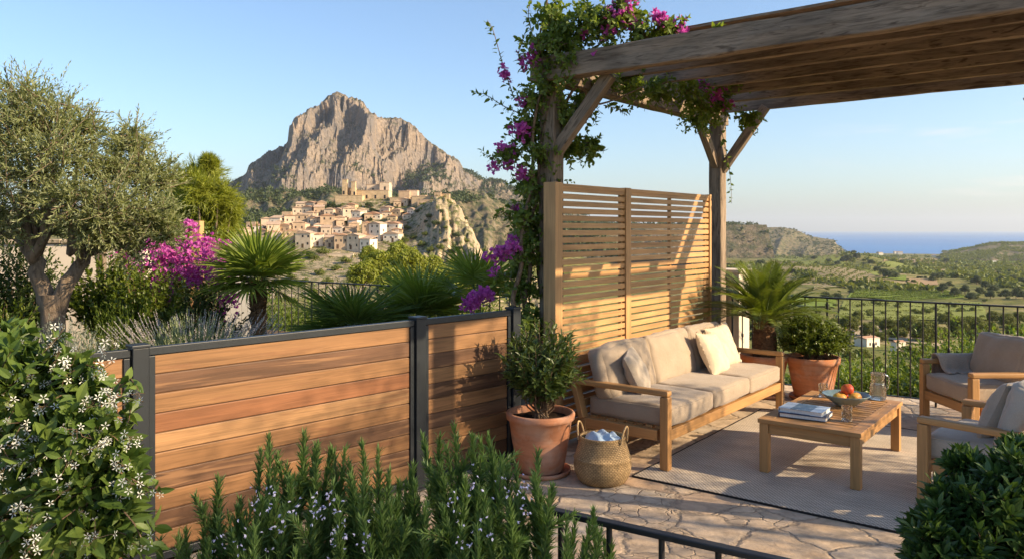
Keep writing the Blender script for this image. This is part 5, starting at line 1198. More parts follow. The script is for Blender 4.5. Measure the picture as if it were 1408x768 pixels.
# --- rosemary in the foreground
def rosemary(label, loc, tips, nfill, seed, fpos):
    t = thing('rosemary_bush', label, 'rosemary', loc); o = np.array(loc); lm, sm, fm = MB(), MB(), MB(); r_ = np.random.default_rng(seed)
    E = [np.array(at(px, py, Y)) - o for px, py, Y in tips]; xs = [e[0] for e in E]
    for k in range(nfill):
        a = E[int(r_.integers(len(E)))]; E.append(a + np.array([r_.normal() * .09, r_.normal() * .12, -abs(r_.normal()) * .2 - .04]))
    E = np.array(E); n = len(E); B_ = E * [.45, .45, 0] + r_.normal(size=(n, 3)) * [.05, .05, 0]; B_[:, 2] = E[:, 2] - r_.uniform(.35, .6, n); B_[:, :2] = E[:, :2] * .88 + r_.normal(size=(n, 2)) * .03
    M_ = (B_ + E) / 2 + r_.normal(size=(n, 3)) * .018; P = bez(B_, M_, E, 8)
    leafy(lm, P, leafT(.17, 2, .03, .08), .052, 320, .0, .62, 0, .2, .8)
    sb = bez(P[:, 3], P[:, 3] + r_.normal(size=(n, 3)) * .03 + [0, 0, .06], P[:, 3] + np.stack([r_.normal(size=n) * .06, r_.normal(size=n) * .06, r_.uniform(.1, .2, n)], 1), 6); leafy(lm, sb, leafT(.16, 2, .03, .08), .045, 130, .05, .68, 0, .22)
    stems(sm, P, .0035, .0015, 4); stems(sm, sb, .002, .001, 3)
    base = np.zeros((n, 3)) + r_.normal(size=(n, 3)) * [.1, .08, 0]; stems(sm, bez(base[::2], (base[::2] + B_[::2]) / 2 + [0, 0, -.05], B_[::2], 6), .008, .0035, 5)
    F_ = [np.array(at(px, py, Y)) - o for px, py, Y in fpos]
    for f in F_:
        fm = MB(); k = 9; p = f + r_.normal(size=(k, 3)) * [.012, .012, .022]; d = nz(r_.normal(size=(k, 3)) + [0, -.8, 0]); scatter(fm, T_DIA, p, d, runit(k), .011)
        scatter(fm, T_DIA, p, nz(d + runit(k) * .8), runit(k), .011); fm.build('flower_cluster', M_LILAC, t)
    lm.build('sprigs', M_ROSE, t); sm.build('stems', M_STEM, t); return t
g = lambda *a: list(a)
rosemary('rosemary bush with tall sprigs in front of the middle of the fence', (-.78, 2.5, 0), [(300, 660, 2.45), (345, 700, 2.4), (370, 603, 2.5), (385, 640, 2.5), (418, 598, 2.5), (435, 640, 2.45), (330, 690, 2.5), (280, 700, 2.4), (255, 730, 2.4), (245, 740, 2.35), (400, 660, 2.35), (360, 690, 2.3), (320, 735, 2.3), (455, 622, 2.5), (300, 720, 2.35)], 250, 1, [(347, 690, 2.2), (373, 680, 2.2), (365, 735, 2.2), (300, 745, 2.2), (335, 740, 2.2), (405, 700, 2.2), (385, 715, 2.2)])
rosemary('rosemary bush with lilac flowers at the middle of the picture bottom', (-.38, 2.45, 0), [(458, 620, 2.5), (498, 612, 2.5), (520, 618, 2.45), (480, 640, 2.5), (535, 650, 2.45), (545, 690, 2.4), (570, 668, 2.5), (430, 690, 2.35), (465, 690, 2.3), (500, 660, 2.35), (525, 700, 2.3), (585, 700, 2.35), (560, 720, 2.3), (410, 720, 2.3)], 250, 2, [(452, 690, 2.2), (440, 705, 2.18), (460, 700, 2.18), (475, 730, 2.2), (455, 740, 2.2), (500, 740, 2.2), (435, 695, 2.2)])
rosemary('rosemary bush overhanging the low hand railing at the bottom', (.02, 2.45, 0), [(625, 588, 2.55), (605, 640, 2.5), (650, 602, 2.55), (672, 602, 2.55), (690, 630, 2.5), (710, 640, 2.5), (740, 622, 2.5), (735, 660, 2.45), (755, 680, 2.4), (640, 660, 2.4), (665, 680, 2.35), (700, 690, 2.3), (790, 720, 2.35), (810, 725, 2.35), (825, 735, 2.35), (610, 700, 2.35), (580, 740, 2.3), (780, 740, 2.3)], 270, 3, [(690, 670, 2.25), (668, 725, 2.2), (715, 690, 2.25), (640, 740, 2.2), (655, 665, 2.25), (720, 672, 2.25), (625, 690, 2.2)])

# --- glossy bush at lower right
gb = Vector((1.62, 2.55, 0)); gl = thing('glossy_bush', 'dense glossy green bush at the lower right corner before the armchair', 'shrub', gb)
lm, sm = MB(), MB(); G = lambda px, py, Y: np.array(at(px, py, Y) - gb)
DYB = 16
gbl = [(1385, 640, 2.5, 48), (1340, 655, 2.55, 42), (1300, 690, 2.5, 48), (1360, 690, 2.45, 62), (1410, 690, 2.5, 72), (1290, 735, 2.4, 46), (1340, 745, 2.4, 62), (1400, 750, 2.4, 72), (1275, 720, 2.5, 34), (1395, 610, 2.6, 22), (1450, 650, 2.5, 62), (1318, 625, 2.6, 22), (1465, 760, 2.5, 82), (1270, 760, 2.4, 30)]
for px, py, Y, r in gbl:
    c = G(px + 8, py + DYB, Y); rr = r * .9 * Y / FPX; n = int(14 + r * .42); d = runit(n); d[:, 2] = d[:, 2] * .8 + .35; d[:, 1] -= .2
    s = c + runit(n) * rr * .3; s[:, 2] -= rr * .4; e = c + nz(d) * rr * rng.uniform(.65, 1.12, (n, 1)); m = (s + e) / 2; P = bez(s, m, e, 6)
    leafy(lm, P, leafT(.33, 4, .07, .10, 1.15), .068, 15, .35, .95, 0, .22, .8, .1); stems(sm, P, .004, .002, 4)
    stems(sm, bez(np.array([[0, 0, 0.]]) + rng.normal(size=(1, 3)) * [.08, .08, 0], np.array([[c[0] * .4, c[1] * .4, c[2] * .6]]), c[None], 7), .012, .006, 5)
lm.build('leaves', M_PITT, gl); sm.build('stems', M_STEM, gl)
# ---------------------------------------------------------------- the village on its rock
M_HW = [plain('cream_plaster', (.62, .48, .34), .9, .1, .15, .5, .3), plain('white_plaster', (.74, .63, .49), .9, .1, .1, .5, .3), plain('tan_plaster', (.47, .335, .22), .9, .1, .18, .5, .3), plain('ochre_stone', (.52, .38, .23), .95, .1, .22, .7, .5)]
M_TILE = [plain('village_roof_tile', (.40, .235, .15), .9, .1, .25, 1.2, .5), plain('pale_roof_tile', (.50, .35, .24), .9, .1, .2, 1.2, .5)]
M_WIN = plain('dark_window_opening', (.035, .03, .028), .5, .3)
M_DOORW = plain('brown_door', (.12, .07, .04), .7, .2)
def hill_hit(px, py, y0=270., y1=600.):
    y = y0
    while y < y1:
        p = at(px, py, y)
        if p.z <= max(float(vhill(p.x, p.y)), float(terrain(p.x, p.y))): return p
        y += .8
    return ray_hit(px, py, 60)
def hbox(mb, c, s, mi=0): box(mb, c, s, None, mi)
def vhouse(label, px, py, wpx, hpx, ci, ri, rz, dep=.9, nw=(2, 1), Y=None, cat='house', group=None, nm='village_house', down=5., door=True, roof='gable'):
    if Y is None: Y = 380 + (345 - py) * 1.333
    c = at(px, py, Y); w = wpx * Y / FPX * .92; h = hpx * Y / FPX; d = w * dep + 2
    t = thing(nm, label, cat, (c.x, c.y + d * .5, c.z), rz, group)
    mb = MB(); hbox(mb, (0, 0, (h - down) / 2), (w, d, h + down)); mb.build('wall', M_HW[ci], t)
    mb = MB()
    if roof == 'gable':
        e = .35; rh = max(.9, min(w, d) * .17)
        if w >= d: V = [[-w/2-e, -d/2-e, h], [w/2+e, -d/2-e, h], [w/2+e, 0, h+rh], [-w/2-e, 0, h+rh], [w/2+e, d/2+e, h], [-w/2-e, d/2+e, h]]
        else: V = [[-w/2-e, d/2+e, h], [-w/2-e, -d/2-e, h], [0, -d/2-e, h+rh], [0, d/2+e, h+rh], [w/2+e, -d/2-e, h], [w/2+e, d/2+e, h]]
        V = np.array(V); V[:, 2] += .12
        if w >= d: F4 = [[0, 1, 2, 3], [3, 2, 4, 5], [5, 4, 1, 0]]; F3 = [[1, 4, 2], [0, 3, 5]]
        else: F4 = [[0, 1, 2, 3], [3, 2, 4, 5], [0, 5, 4, 1]]; F3 = [[1, 4, 2], [0, 3, 5]]
        mb.add(V, np.array(F4)); mb.add(V, np.array(F3))
    elif roof == 'shed':
        e = .3; V = np.array([[-w/2-e, -d/2-e, h+.05], [w/2+e, -d/2-e, h+.05], [w/2+e, d/2+e, h+.05+d*.2], [-w/2-e, d/2+e, h+.05+d*.2]]); V = np.vstack([V, V + [0, 0, .22]])
        mb.add(V, BF)
    else:
        hbox(mb, (0, 0, h + .12), (w + .1, d + .1, .24)); hbox(mb, (0, -d/2+.1, h + .5), (w, .2, .5)); hbox(mb, (-w/2+.1, 0, h + .5), (.2, d - .42, .5)); hbox(mb, (w/2-.1, 0, h + .5), (.2, d - .42, .5))
    mb.build('roof', M_TILE[ri] if roof != 'flat' else M_HW[ci], t)
    r_ = np.random.default_rng(int(px * 7 + py))
    nx, nzr = nw
    for i in range(nx):
        for j in range(nzr):
            if r_.random() < .12: continue
            x = -w / 2 + w * (i + .5) / nx + r_.normal() * w * .03; z = h * (j + .62) / nzr if nzr > 1 else h * .62
            ww, wh = min(.85, w * .11), min(1.15, h * .2)
            mb = MB(); hbox(mb, (x, -d/2 - .012, z), (ww, .06, wh)); mb.build('window', M_WIN, t)
    for j in range(max(1, nx - 1)):
        y = -d / 2 + d * (j + .5) / max(1, nx - 1); mb = MB(); hbox(mb, (w/2 + .012, y, h * .62), (.06, min(.9, d * .13), min(1.3, h * .22))); mb.build('window', M_WIN, t)
    if door:
        mb = MB(); hbox(mb, (w * r_.uniform(-.3, .3), -d/2 - .014, 1.05), (1.1, .06, 2.1)); mb.build('door', M_DOORW, t)
    return t
CN = ['cream', 'white', 'tan', 'ochre stone']
ROWN = {0: 'the lowest village row', 1: 'the second village row', 2: 'the third village row', 3: 'the fourth village row', 4: 'the topmost village row'}
ORD = ['first', 'second', 'third', 'fourth', 'fifth', 'sixth', 'seventh', 'eighth', 'ninth', 'tenth', 'eleventh', 'twelfth', 'thirteenth']
ROWS = {  # (px, base py, width px, height px, colour, roof tile, turn, roof kind, windows)
0: [(397, 338, 18, 20, 2, 0, .3, 'gable', (2, 2)), (418, 341, 24, 20, 0, 1, -.15, 'gable', (3, 2)), (436, 338, 14, 15, 1, 0, .2, 'gable', (2, 1)), (452, 340, 14, 13, 2, 1, .1, 'shed', (2, 1)), (468, 342, 19, 18, 2, 0, .05, 'gable', (3, 1)), (488, 343, 20, 19, 0, 1, -.3, 'gable', (2, 2)), (505, 345, 18, 16, 1, 1, -.4, 'shed', (2, 1)), (539, 333, 24, 11, 1, 1, -.15, 'gable', (3, 1)), (378, 335, 14, 13, 0, 1, .2, 'flat', (2, 1))],
1: [(338, 328, 14, 13, 0, 1, .3, 'gable', (2, 1)), (352, 327, 17, 16, 1, 0, .1, 'gable', (2, 2)), (373, 327, 19, 18, 0, 1, .25, 'shed', (2, 2)), (392, 325, 15, 15, 2, 0, -.1, 'gable', (2, 1)), (409, 323, 18, 17, 2, 1, .2, 'gable', (2, 1)), (430, 326, 18, 12, 0, 0, -.2, 'gable', (2, 1)), (447, 327, 14, 14, 0, 1, .1, 'shed', (2, 1)), (464, 326, 16, 13, 1, 1, -.1, 'gable', (2, 1)), (481, 326, 17, 13, 2, 1, .15, 'gable', (2, 1)), (503, 330, 15, 23, 2, 0, .25, 'gable', (2, 2)), (518, 331, 19, 23, 1, 1, -.35, 'gable', (2, 3)), (541, 325, 21, 17, 1, 0, -.2, 'gable', (3, 2)), (325, 327, 12, 10, 1, 0, -.1, 'flat', (2, 1))],
2: [(364, 313, 15, 12, 0, 1, .2, 'gable', (2, 1)), (379, 313, 17, 13, 1, 1, -.1, 'shed', (2, 1)), (396, 312, 16, 15, 0, 0, .3, 'gable', (2, 1)), (414, 311, 19, 15, 2, 1, .15, 'gable', (2, 2)), (431, 313, 15, 14, 0, 1, -.25, 'gable', (2, 1)), (448, 316, 21, 19, 2, 0, .2, 'gable', (2, 2)), (466, 313, 17, 14, 0, 1, .1, 'gable', (2, 1)), (345, 316, 14, 9, 2, 1, 0, 'flat', (2, 1)), (486, 314, 15, 11, 1, 0, -.2, 'shed', (2, 1))],
3: [(408, 298, 16, 12, 0, 1, .2, 'gable', (2, 1)), (423, 298, 15, 13, 0, 0, -.15, 'gable', (2, 1)), (437, 299, 15, 14, 2, 1, .2, 'shed', (2, 1)), (452, 301, 14, 13, 0, 1, 0, 'gable', (2, 1)), (477, 304, 18, 17, 0, 1, .3, 'gable', (2, 2)), (491, 304, 14, 13, 1, 1, -.2, 'gable', (2, 1)), (513, 304, 24, 9, 1, 0, -.1, 'gable', (4, 1)), (393, 301, 13, 8, 2, 0, .1, 'flat', (2, 1))],
4: [(412, 288, 13, 8, 0, 1, .1, 'shed', (2, 1)), (427, 288, 14, 9, 0, 0, -.2, 'gable', (2, 1)), (441, 288, 13, 10, 2, 1, .2, 'gable', (2, 1)), (545, 286, 11, 9, 2, 1, .2, 'gable', (2, 1)), (556, 284, 13, 10, 0, 1, -.2, 'gable', (2, 1)), (570, 283, 13, 11, 0, 0, .15, 'gable', (2, 1)), (581, 279, 10, 9, 3, 1, -.1, 'flat', (2, 1))]}
for rw, hs in ROWS.items():
    order = sorted(range(len(hs)), key=lambda i: hs[i][0])
    for k, i in enumerate(order):
        px, py, w, h, ci, ri, rz, rf, nw = hs[i]
        kind = {'gable': 'gable roofed house', 'shed': 'lean-to roofed house', 'flat': 'flat roofed house'}[rf]
        vhouse(f'{CN[ci]} {kind}, {ORD[k]} from left in {ROWN[rw]}', px, py, w, h, ci, ri, rz, .8, nw, roof=rf, group='village houses on the rocky hill')
r2 = np.random.default_rng(5)
for px, py, w, h, c_ in ((466, 297, 14, 9, 0), (481, 294, 13, 8, 2), (497, 297, 12, 8, 1), (531, 301, 14, 9, 0), (546, 299, 13, 10, 3), (558, 304, 13, 9, 0), (552, 316, 14, 10, 2), (566, 297, 11, 9, 1), (330, 335, 13, 11, 0), (345, 337, 14, 11, 2), (360, 338, 13, 11, 1), (328, 318, 12, 9, 0)):
    p = hill_hit(px, py); vhouse('small beige house squeezed in among the larger village houses', px, py, w, h, c_, int(r2.integers(0, 2)), r2.normal() * .25, .8, (2, 1), Y=p.y + 2, group='small houses among the village rows', door=False)
for k in range(34):
    px = r2.uniform(326, 548); py = r2.uniform(292, 338)
    if py < 340 - (px - 320) * .42 or py < 286: py = r2.uniform(min(336, max(288, 345 - (px - 320) * .40)), 338)
    p = hill_hit(px, py); vhouse('small beige house squeezed in among the larger village houses', px, py, r2.uniform(11, 16), r2.uniform(9, 13), int(r2.integers(0, 4)), int(r2.integers(0, 2)), r2.normal() * .3, .8, (2, 1), Y=p.y + 2, group='small houses among the village rows', door=False)
# castle and church on the top

def cblock(t, part, x0, x1, y0, y1, Y, dep, mat, down=3., win=0, dz=.25):
    a = at(x0, y1, Y); b_ = at(x1, y0, Y); o = t.location; w = b_.x - a.x; h = b_.z - a.z
    mb = MB(); c = np.array([(a.x + b_.x) / 2 - o.x, Y + dep / 2 - o.y, (a.z - down + b_.z) / 2 - o.z]); hbox(mb, c, (w, dep, h + down)); p = mb.build(part, mat, t)
    mb = MB(); hbox(mb, (c[0], c[1], b_.z - o.z + .14), (w + .35, dep + .35, .28)); mb.build('roof', M_TILE[1] if part != 'terrace_wall' else mat, p)
    for k in range(win):
        mb = MB(); x = c[0] - w / 2 + w * (k + .5) / win + rng.normal() * .5; hbox(mb, (x, c[1] - dep / 2 - .02, a.z - o.z + h * .38), (1.1, .08, 2.2)); mb.build('window', M_WIN, p)
    return p
st_ = M_HW[3]
t = thing('castle', 'large ochre stone church and castle crowning the village hill', 'castle', at(505, 284, 476))
cblock(t, 'terrace_wall', 461, 498, 269, 292, 470, 10, st_, 4)
cblock(t, 'main_building', 485, 534, 262, 276, 478, 14, st_, 4, 4)
cblock(t, 'upper_building', 504, 535, 254, 266, 486, 12, M_HW[0], 4, 2)
cblock(t, 'end_building', 522, 535, 251, 264, 480.5, 9, M_HW[0], 4, 1)
for x0, x1, y0 in ((470.5, 477, 247), (483, 488.5, 250)):
    cblock(t, 'bell_tower', x0, x1, y0, 276, 474, 3.2, st_, 4, 1)
cblock(t, 'side_building', 470, 487, 259, 276, 478.5, 9, M_HW[2], 4, 1)
t = thing('fortress', 'brown stone fortress ruin on the cliff edge right of the castle', 'fortress', at(590, 284, 452))
cblock(t, 'hall', 548, 563, 263, 284, 470, 9, M_HW[2], 4, 1); cblock(t, 'hall', 560, 574, 262, 280, 474, 9, M_HW[0], 4, 1)
cblock(t, 'rampart', 574, 604, 275, 286, 448, 6, M_HW[2], 5, 0); cblock(t, 'rampart', 566, 600, 270, 280, 458, 7, st_, 4, 2)
cblock(t, 'watch_tower', 597, 606, 265, 284, 452, 5, M_HW[2], 5, 1); cblock(t, 'rampart', 606, 618, 267, 278, 455, 6, st_, 5, 0)
t = thing('retaining_wall', 'long pale stone retaining wall below the castle', 'wall', at(520, 298, 462))
cblock(t, 'terrace_wall', 500, 552, 288, 294, 461, 2.5, M_HW[0], 3); cblock(t, 'terrace_wall', 536, 562, 272, 286, 466, 3, st_, 3)
t = thing('retaining_wall', 'low pale terrace wall under the lowest village houses', 'wall', at(480, 352, 372))
cblock(t, 'terrace_wall', 432, 486, 349, 353, 371, 1.5, M_HW[0], 3)
t = thing('retaining_wall', 'low dry terrace wall on the slope below the village', 'wall', at(440, 372, 340))
cblock(t, 'terrace_wall', 398, 470, 371, 375, 341, 1.5, M_HW[3], 3)

# ---------------------------------------------------------------- tree prototypes for the hillsides and the valley
def crown_mesh(nm, mat, nc, nl, leaf, flat=.8, seed=0, spread=1.0):
    r_ = np.random.default_rng(seed); mb = MB()
    d = nz(r_.normal(size=(nc, 3))); d[:, 2] = np.abs(d[:, 2]) * 1.1 - .35
    c = d * np.array([.34, .34, .30 * flat]) * r_.uniform(.55, 1.1, (nc, 1)); rr = r_.uniform(.12, .22, nc) * spread
    p = []; nr = []
    for k in range(nc):
        q = nz(r_.normal(size=(nl, 3))); p.append(c[k] + q * rr[k] * np.array([1, 1, .75]) * r_.uniform(.6, 1.05, (nl, 1))); nr.append(q)
    p = np.concatenate(p); nr = np.concatenate(nr); n = len(p); dd = nz(np.cross(nr, nz(r_.normal(size=(n, 3)))) + nr * .35)
    scatter(mb, diaT(.7, .1, .15), p - dd * leaf * .5, dd, nr, leaf * r_.uniform(.7, 1.3, n)); return mb, mat
def tree_proto(nm, label, cat, mat, nc, nl, leaf, flat, hgt, seed, group, spread=1.0):
    """unit tree: crown about 1 wide, trunk below; built at the origin and moved by the first use"""
    t = thing(nm, label, cat, (0, 0, 0), 0, group); mb, m = crown_mesh('crown', mat, nc, nl, leaf, flat, seed, spread)
    cr = mb.build('crown', m, t); cr.location = (0, 0, hgt)
    mb = MB(); tube(mb, [(0, 0, -.15), (.01, 0, hgt * .5), (.0, .02, hgt)], [.035, .03, .02], 6, 0, False)
    for k in range(4):
        a = k * 1.6 + seed; tube(mb, [(0, 0, hgt * .55), (.12 * math.cos(a), .12 * math.sin(a), hgt * .85), (.25 * math.cos(a), .25 * math.sin(a), hgt + .08)], [.018, .014, .006], 4, 0, False)
    mb.build('trunk', M_BARK, t); return t
class Kind:
    def __init__(s, *a): s.p = tree_proto(*a); s.used = False; s.hgt = a[8]
    def put(s, p, size, label=None, group=None, zs=1.0):
        o = s.p if not s.used else copy_thing(s.p); s.used = True
        o.location = p; o.rotation_euler.z = rng.random() * 6.28; o.scale = (size * rng.uniform(.9, 1.1), size * rng.uniform(.9, 1.1), size * zs * rng.uniform(.88, 1.1))
        if label: o['label'] = label
        if group: o['group'] = group
        return o
GS = 'shrubs dotted over the village hill'
kb = Kind('hill_shrub', 'rounded green shrub dotted on the slope below the village', 'shrub', M_FARTREE, 16, 34, .10, .9, .28, 1, GS)
kd = Kind('hill_shrub', 'dark green shrub clinging to the village rock or growing between houses', 'shrub', M_FARDARK, 16, 34, .10, .9, .3, 2, 'dark shrubs on the village hill')
ky = Kind('hill_pine', 'bright yellow green pine on the slope under the village cliff', 'tree', M_LIMEPINE, 40, 90, .06, 1.3, .36, 3, 'yellow green pines below the village', .9)
for px, py, r in [(590, 296, 7), (599, 306, 8), (586, 304, 5), (626, 322, 9), (620, 344, 8), (631, 340, 6), (612, 330, 5), (452, 331, 8), (478, 305, 7), (499, 296, 7), (537, 305, 9), (446, 285, 8), (455, 282, 9), (466, 284, 7), (440, 276, 7), (448, 272, 6), (574, 290, 5), (548, 278, 5), (556, 293, 5), (606, 290, 6), (512, 288, 6), (493, 336, 4), (427, 349, 9), (526, 352, 6), (517, 290, 5), (640, 300, 5)]:
    p = hill_hit(px, py + r * .6); kd.put((p.x, p.y, p.z - .3), 2 * r * p.y / FPX, None, None)
for k in range(22):
    px = r2.uniform(335, 555); py = r2.uniform(max(285, 340 - (px - 320) * .36), 345); p = hill_hit(px, py); kd.put((p.x, p.y, p.z), r2.uniform(3, 6), None, None)
for px, py, r in [(445, 345, 10), (430, 352, 8), (475, 357, 9), (462, 367, 8), (482, 376, 8), (440, 372, 9), (410, 362, 8), (450, 385, 9), (495, 370, 7), (555, 330, 8), (568, 325, 7), (580, 335, 8), (592, 342, 7), (606, 338, 8), (560, 345, 8), (575, 352, 8), (600, 356, 8), (620, 360, 8), (635, 365, 7), (545, 348, 6), (585, 320, 6), (648, 350, 7), (655, 368, 9), (640, 382, 8), (420, 385, 9), (400, 378, 8), (386, 362, 8), (372, 352, 7), (350, 345, 7), (335, 342, 8), (560, 312, 6), (640, 330, 6), (612, 312, 4), (540, 318, 5), (470, 395, 9), (500, 352, 6), (515, 360, 7), (665, 345, 8), (672, 360, 9), (660, 330, 7), (585, 366, 7), (605, 374, 8), (430, 398, 9)]:
    p = hill_hit(px, py + r * .6); kb.put((p.x, p.y, p.z - .3), 2 * r * p.y / FPX)
for px, py, r, Y in [(520, 372, 26, 150), (548, 355, 22, 170), (500, 388, 20, 140), (565, 372, 24, 150), (595, 378, 18, 160), (616, 390, 22, 130), (540, 392, 24, 120), (645, 392, 20, 140), (580, 398, 20, 120), (665, 380, 16, 160), (508, 358, 14, 190), (632, 372, 14, 175)]:
    p = at(px, py - 6, Y); d = 2.5 * r * Y / FPX; ky.put((p.x, p.y, p.z - .42 * d), d, None, None, 1.15)
# ---------------------------------------------------------------- slopes just beyond the railings
for i, (px, top, Y, w, lab) in enumerate([(1145, 492, 15, 2.6, 'leafy hedge bush directly below the box pot, beyond the railing'), (1200, 520, 13.5, 2.4, 'lower leafy bush behind the water jug, beyond the railing'), (1262, 505, 14.5, 2.6, 'leafy bush between jug and armchair, beyond the railing'), (1235, 487, 19, 2.6, 'second leafy bush beyond the railing, behind the jug'), (1305, 474, 18, 3.4, 'sunlit leafy bush beyond the railing, left of the throw'), (1352, 462, 17, 3.0, 'sunlit leafy bush beyond the railing, behind the throw'), (1402, 452, 15, 3.0, 'tall sunlit leafy bush beyond the railing at the right edge'), (1330, 500, 13.2, 2.6, 'lower bush beyond the railing, behind the far armchair arm'), (1395, 495, 12.8, 2.6, 'lower bush beyond the railing, behind the far armchair cushion')]):
    X = (px - 704) / FPX * Y; zb = float(terrain(X, Y)); zt = at(px, top, Y).z; h = max(1.2, zt - zb)
    shrub('hedge_bush', lab, (X, Y, zb - .1), (0, 0, h * .6), (w * .72, w * .6, h * .56), 420, 24, .115, M_BOX if i % 2 else M_VINE, T_OV, .45, seed=20 + i, nstem=12)
for i, (px, top, Y, w, lab) in enumerate([(385, 402, 17, 3.0, 'yellow green bush behind the railing, right of the fan palm trunk'), (425, 408, 19, 3.0, 'yellow green bush behind the middle of the garden railing'), (470, 415, 17, 2.6, 'yellow green bush behind the dark fan palm'), (345, 400, 18, 2.4, 'yellow green bush behind the fan palm crown'), (640, 405, 16, 3.0, 'yellow green bush behind the thin fan palm'), (560, 420, 16, 3.0, 'yellow green bush behind the broad fan palm')]):
    X = (px - 704) / FPX * Y; zb = float(terrain(X, Y)); zt = at(px, top, Y).z; h = max(1.2, zt - zb)
    shrub('hillside_bush', lab, (X, Y, zb - .1), (0, 0, h * .6), (w * .66, w * .6, h * .56), 380, 22, .10, M_BRIGHT, T_OV, .45, seed=40 + i, nstem=12)

# ---------------------------------------------------------------- valley trees
M_FARBRIGHT2 = leafmat('pine_foliage', [(.075, .095, .015), (.115, .135, .02), (.16, .17, .03)], .6, .3)
kr = Kind('rounded_pine', 'rounded green pine on the slope below the right railing', 'tree', M_FARBRIGHT2, 56, 120, .055, 1.5, .36, 11, 'rounded pines on the slope below the right railing', .85)
kp = Kind('dark_pine', 'dark green pine in the wood at the right above the railing', 'tree', M_FARDARK, 40, 70, .065, 1.3, .40, 12, 'dark pines of the wood at the right', .9)
kh = Kind('hedgerow_tree', 'dark rounded tree standing along a field edge in the valley', 'tree', M_FARDARK, 24, 40, .09, 1.3, .36, 13, 'trees along the valley fields')
kv = Kind('valley_tree', 'small green tree scattered over the valley floor', 'tree', M_FARTREE, 14, 26, .12, .85, .38, 14, 'small trees scattered over the valley')
def put_px(K, px, py, r, zs=1.0):
    p = ray_hit(px, py + r); d = 2 * r * p.y / FPX; return K.put((p.x, p.y, p.z - .05 * d), d, None, None, zs)
for q in [(1167, 440, 16), (1195, 449, 14), (1221, 442, 14), (1249, 440, 19), (1273, 445, 25), (1294, 454, 14), (1320, 442, 19), (1338, 440, 21), (1359, 445, 15), (1385, 435, 14), (1149, 440, 11), (1402, 432, 12), (1120, 436, 12), (1100, 430, 10), (1138, 452, 12), (1180, 430, 10), (1300, 434, 12), (1235, 452, 13), (1365, 430, 11), (1060, 440, 14), (1030, 435, 14), (1210, 458, 11), (1340, 456, 13), (1395, 448, 14)]: put_px(kr, *q)
for q in [(1343, 383, 9), (1355, 388, 9), (1366, 393, 9), (1378, 383, 10), (1392, 381, 10), (1404, 384, 9), (1348, 397, 9), (1362, 402, 9), (1383, 400, 10), (1397, 400, 10), (1327, 395, 9), (1313, 398, 9), (1296, 393, 10), (1407, 402, 9), (1335, 404, 8), (1305, 388, 7), (1373, 374, 7), (1387, 372, 7), (1402, 373, 7)]: put_px(kp, *q)
for q in [(1214, 371, 9), (1222, 375, 8), (1231, 376, 7), (1207, 367, 7), (1287, 378, 8), (1294, 376, 8), (1281, 381, 6), (1244, 391, 7), (1202, 387, 8), (1219, 387, 7), (1179, 350, 7), (1167, 352, 7), (1160, 354, 6), (1174, 345, 5), (1135, 403, 8), (1151, 405, 8), (1301, 356, 6), (1240, 358, 5), (1247, 371, 3), (1263, 380, 3), (1267, 380, 3), (1272, 380, 3), (1110, 372, 6), (1090, 370, 6), (1070, 375, 7), (1047, 360, 8), (1032, 366, 9), (1030, 350, 6), (1044, 345, 5), (1080, 347, 5), (1100, 350, 5), (1120, 352, 5), (1140, 357, 6), (1152, 360, 5), (1187, 361, 5), (1198, 358, 5), (1262, 362, 5), (1320, 352, 5), (1345, 358, 4), (1380, 352, 4), (1315, 360, 4), (1400, 360, 4), (1268, 392, 5), (1232, 392, 5), (1190, 394, 5), (1170, 398, 5), (1260, 396, 5)]: put_px(kh, *q)
n = 0
while n < 120:
    px = rng.uniform(1015, 1408); py = rng.uniform(346, 430)
    if 1045 < px < 1215 and 358 < py < 392 or 1165 < px < 1330 and 391 < py < 412: continue
    put_px(kv, px, py, rng.uniform(1.8, 4.2) + max(0, (py - 380) * .06)); n += 1
kw = Kind('valley_bush', 'low green bush on the near slope below the railing', 'bush', M_FARTREE, 14, 40, .11, 1.0, .30, 15, 'low bushes on the near slope')
for k in range(60):
    px = rng.uniform(1020, 1408); py = rng.uniform(425, 500); put_px(kw, px, py, rng.uniform(4, 9) + (py - 425) * .1)
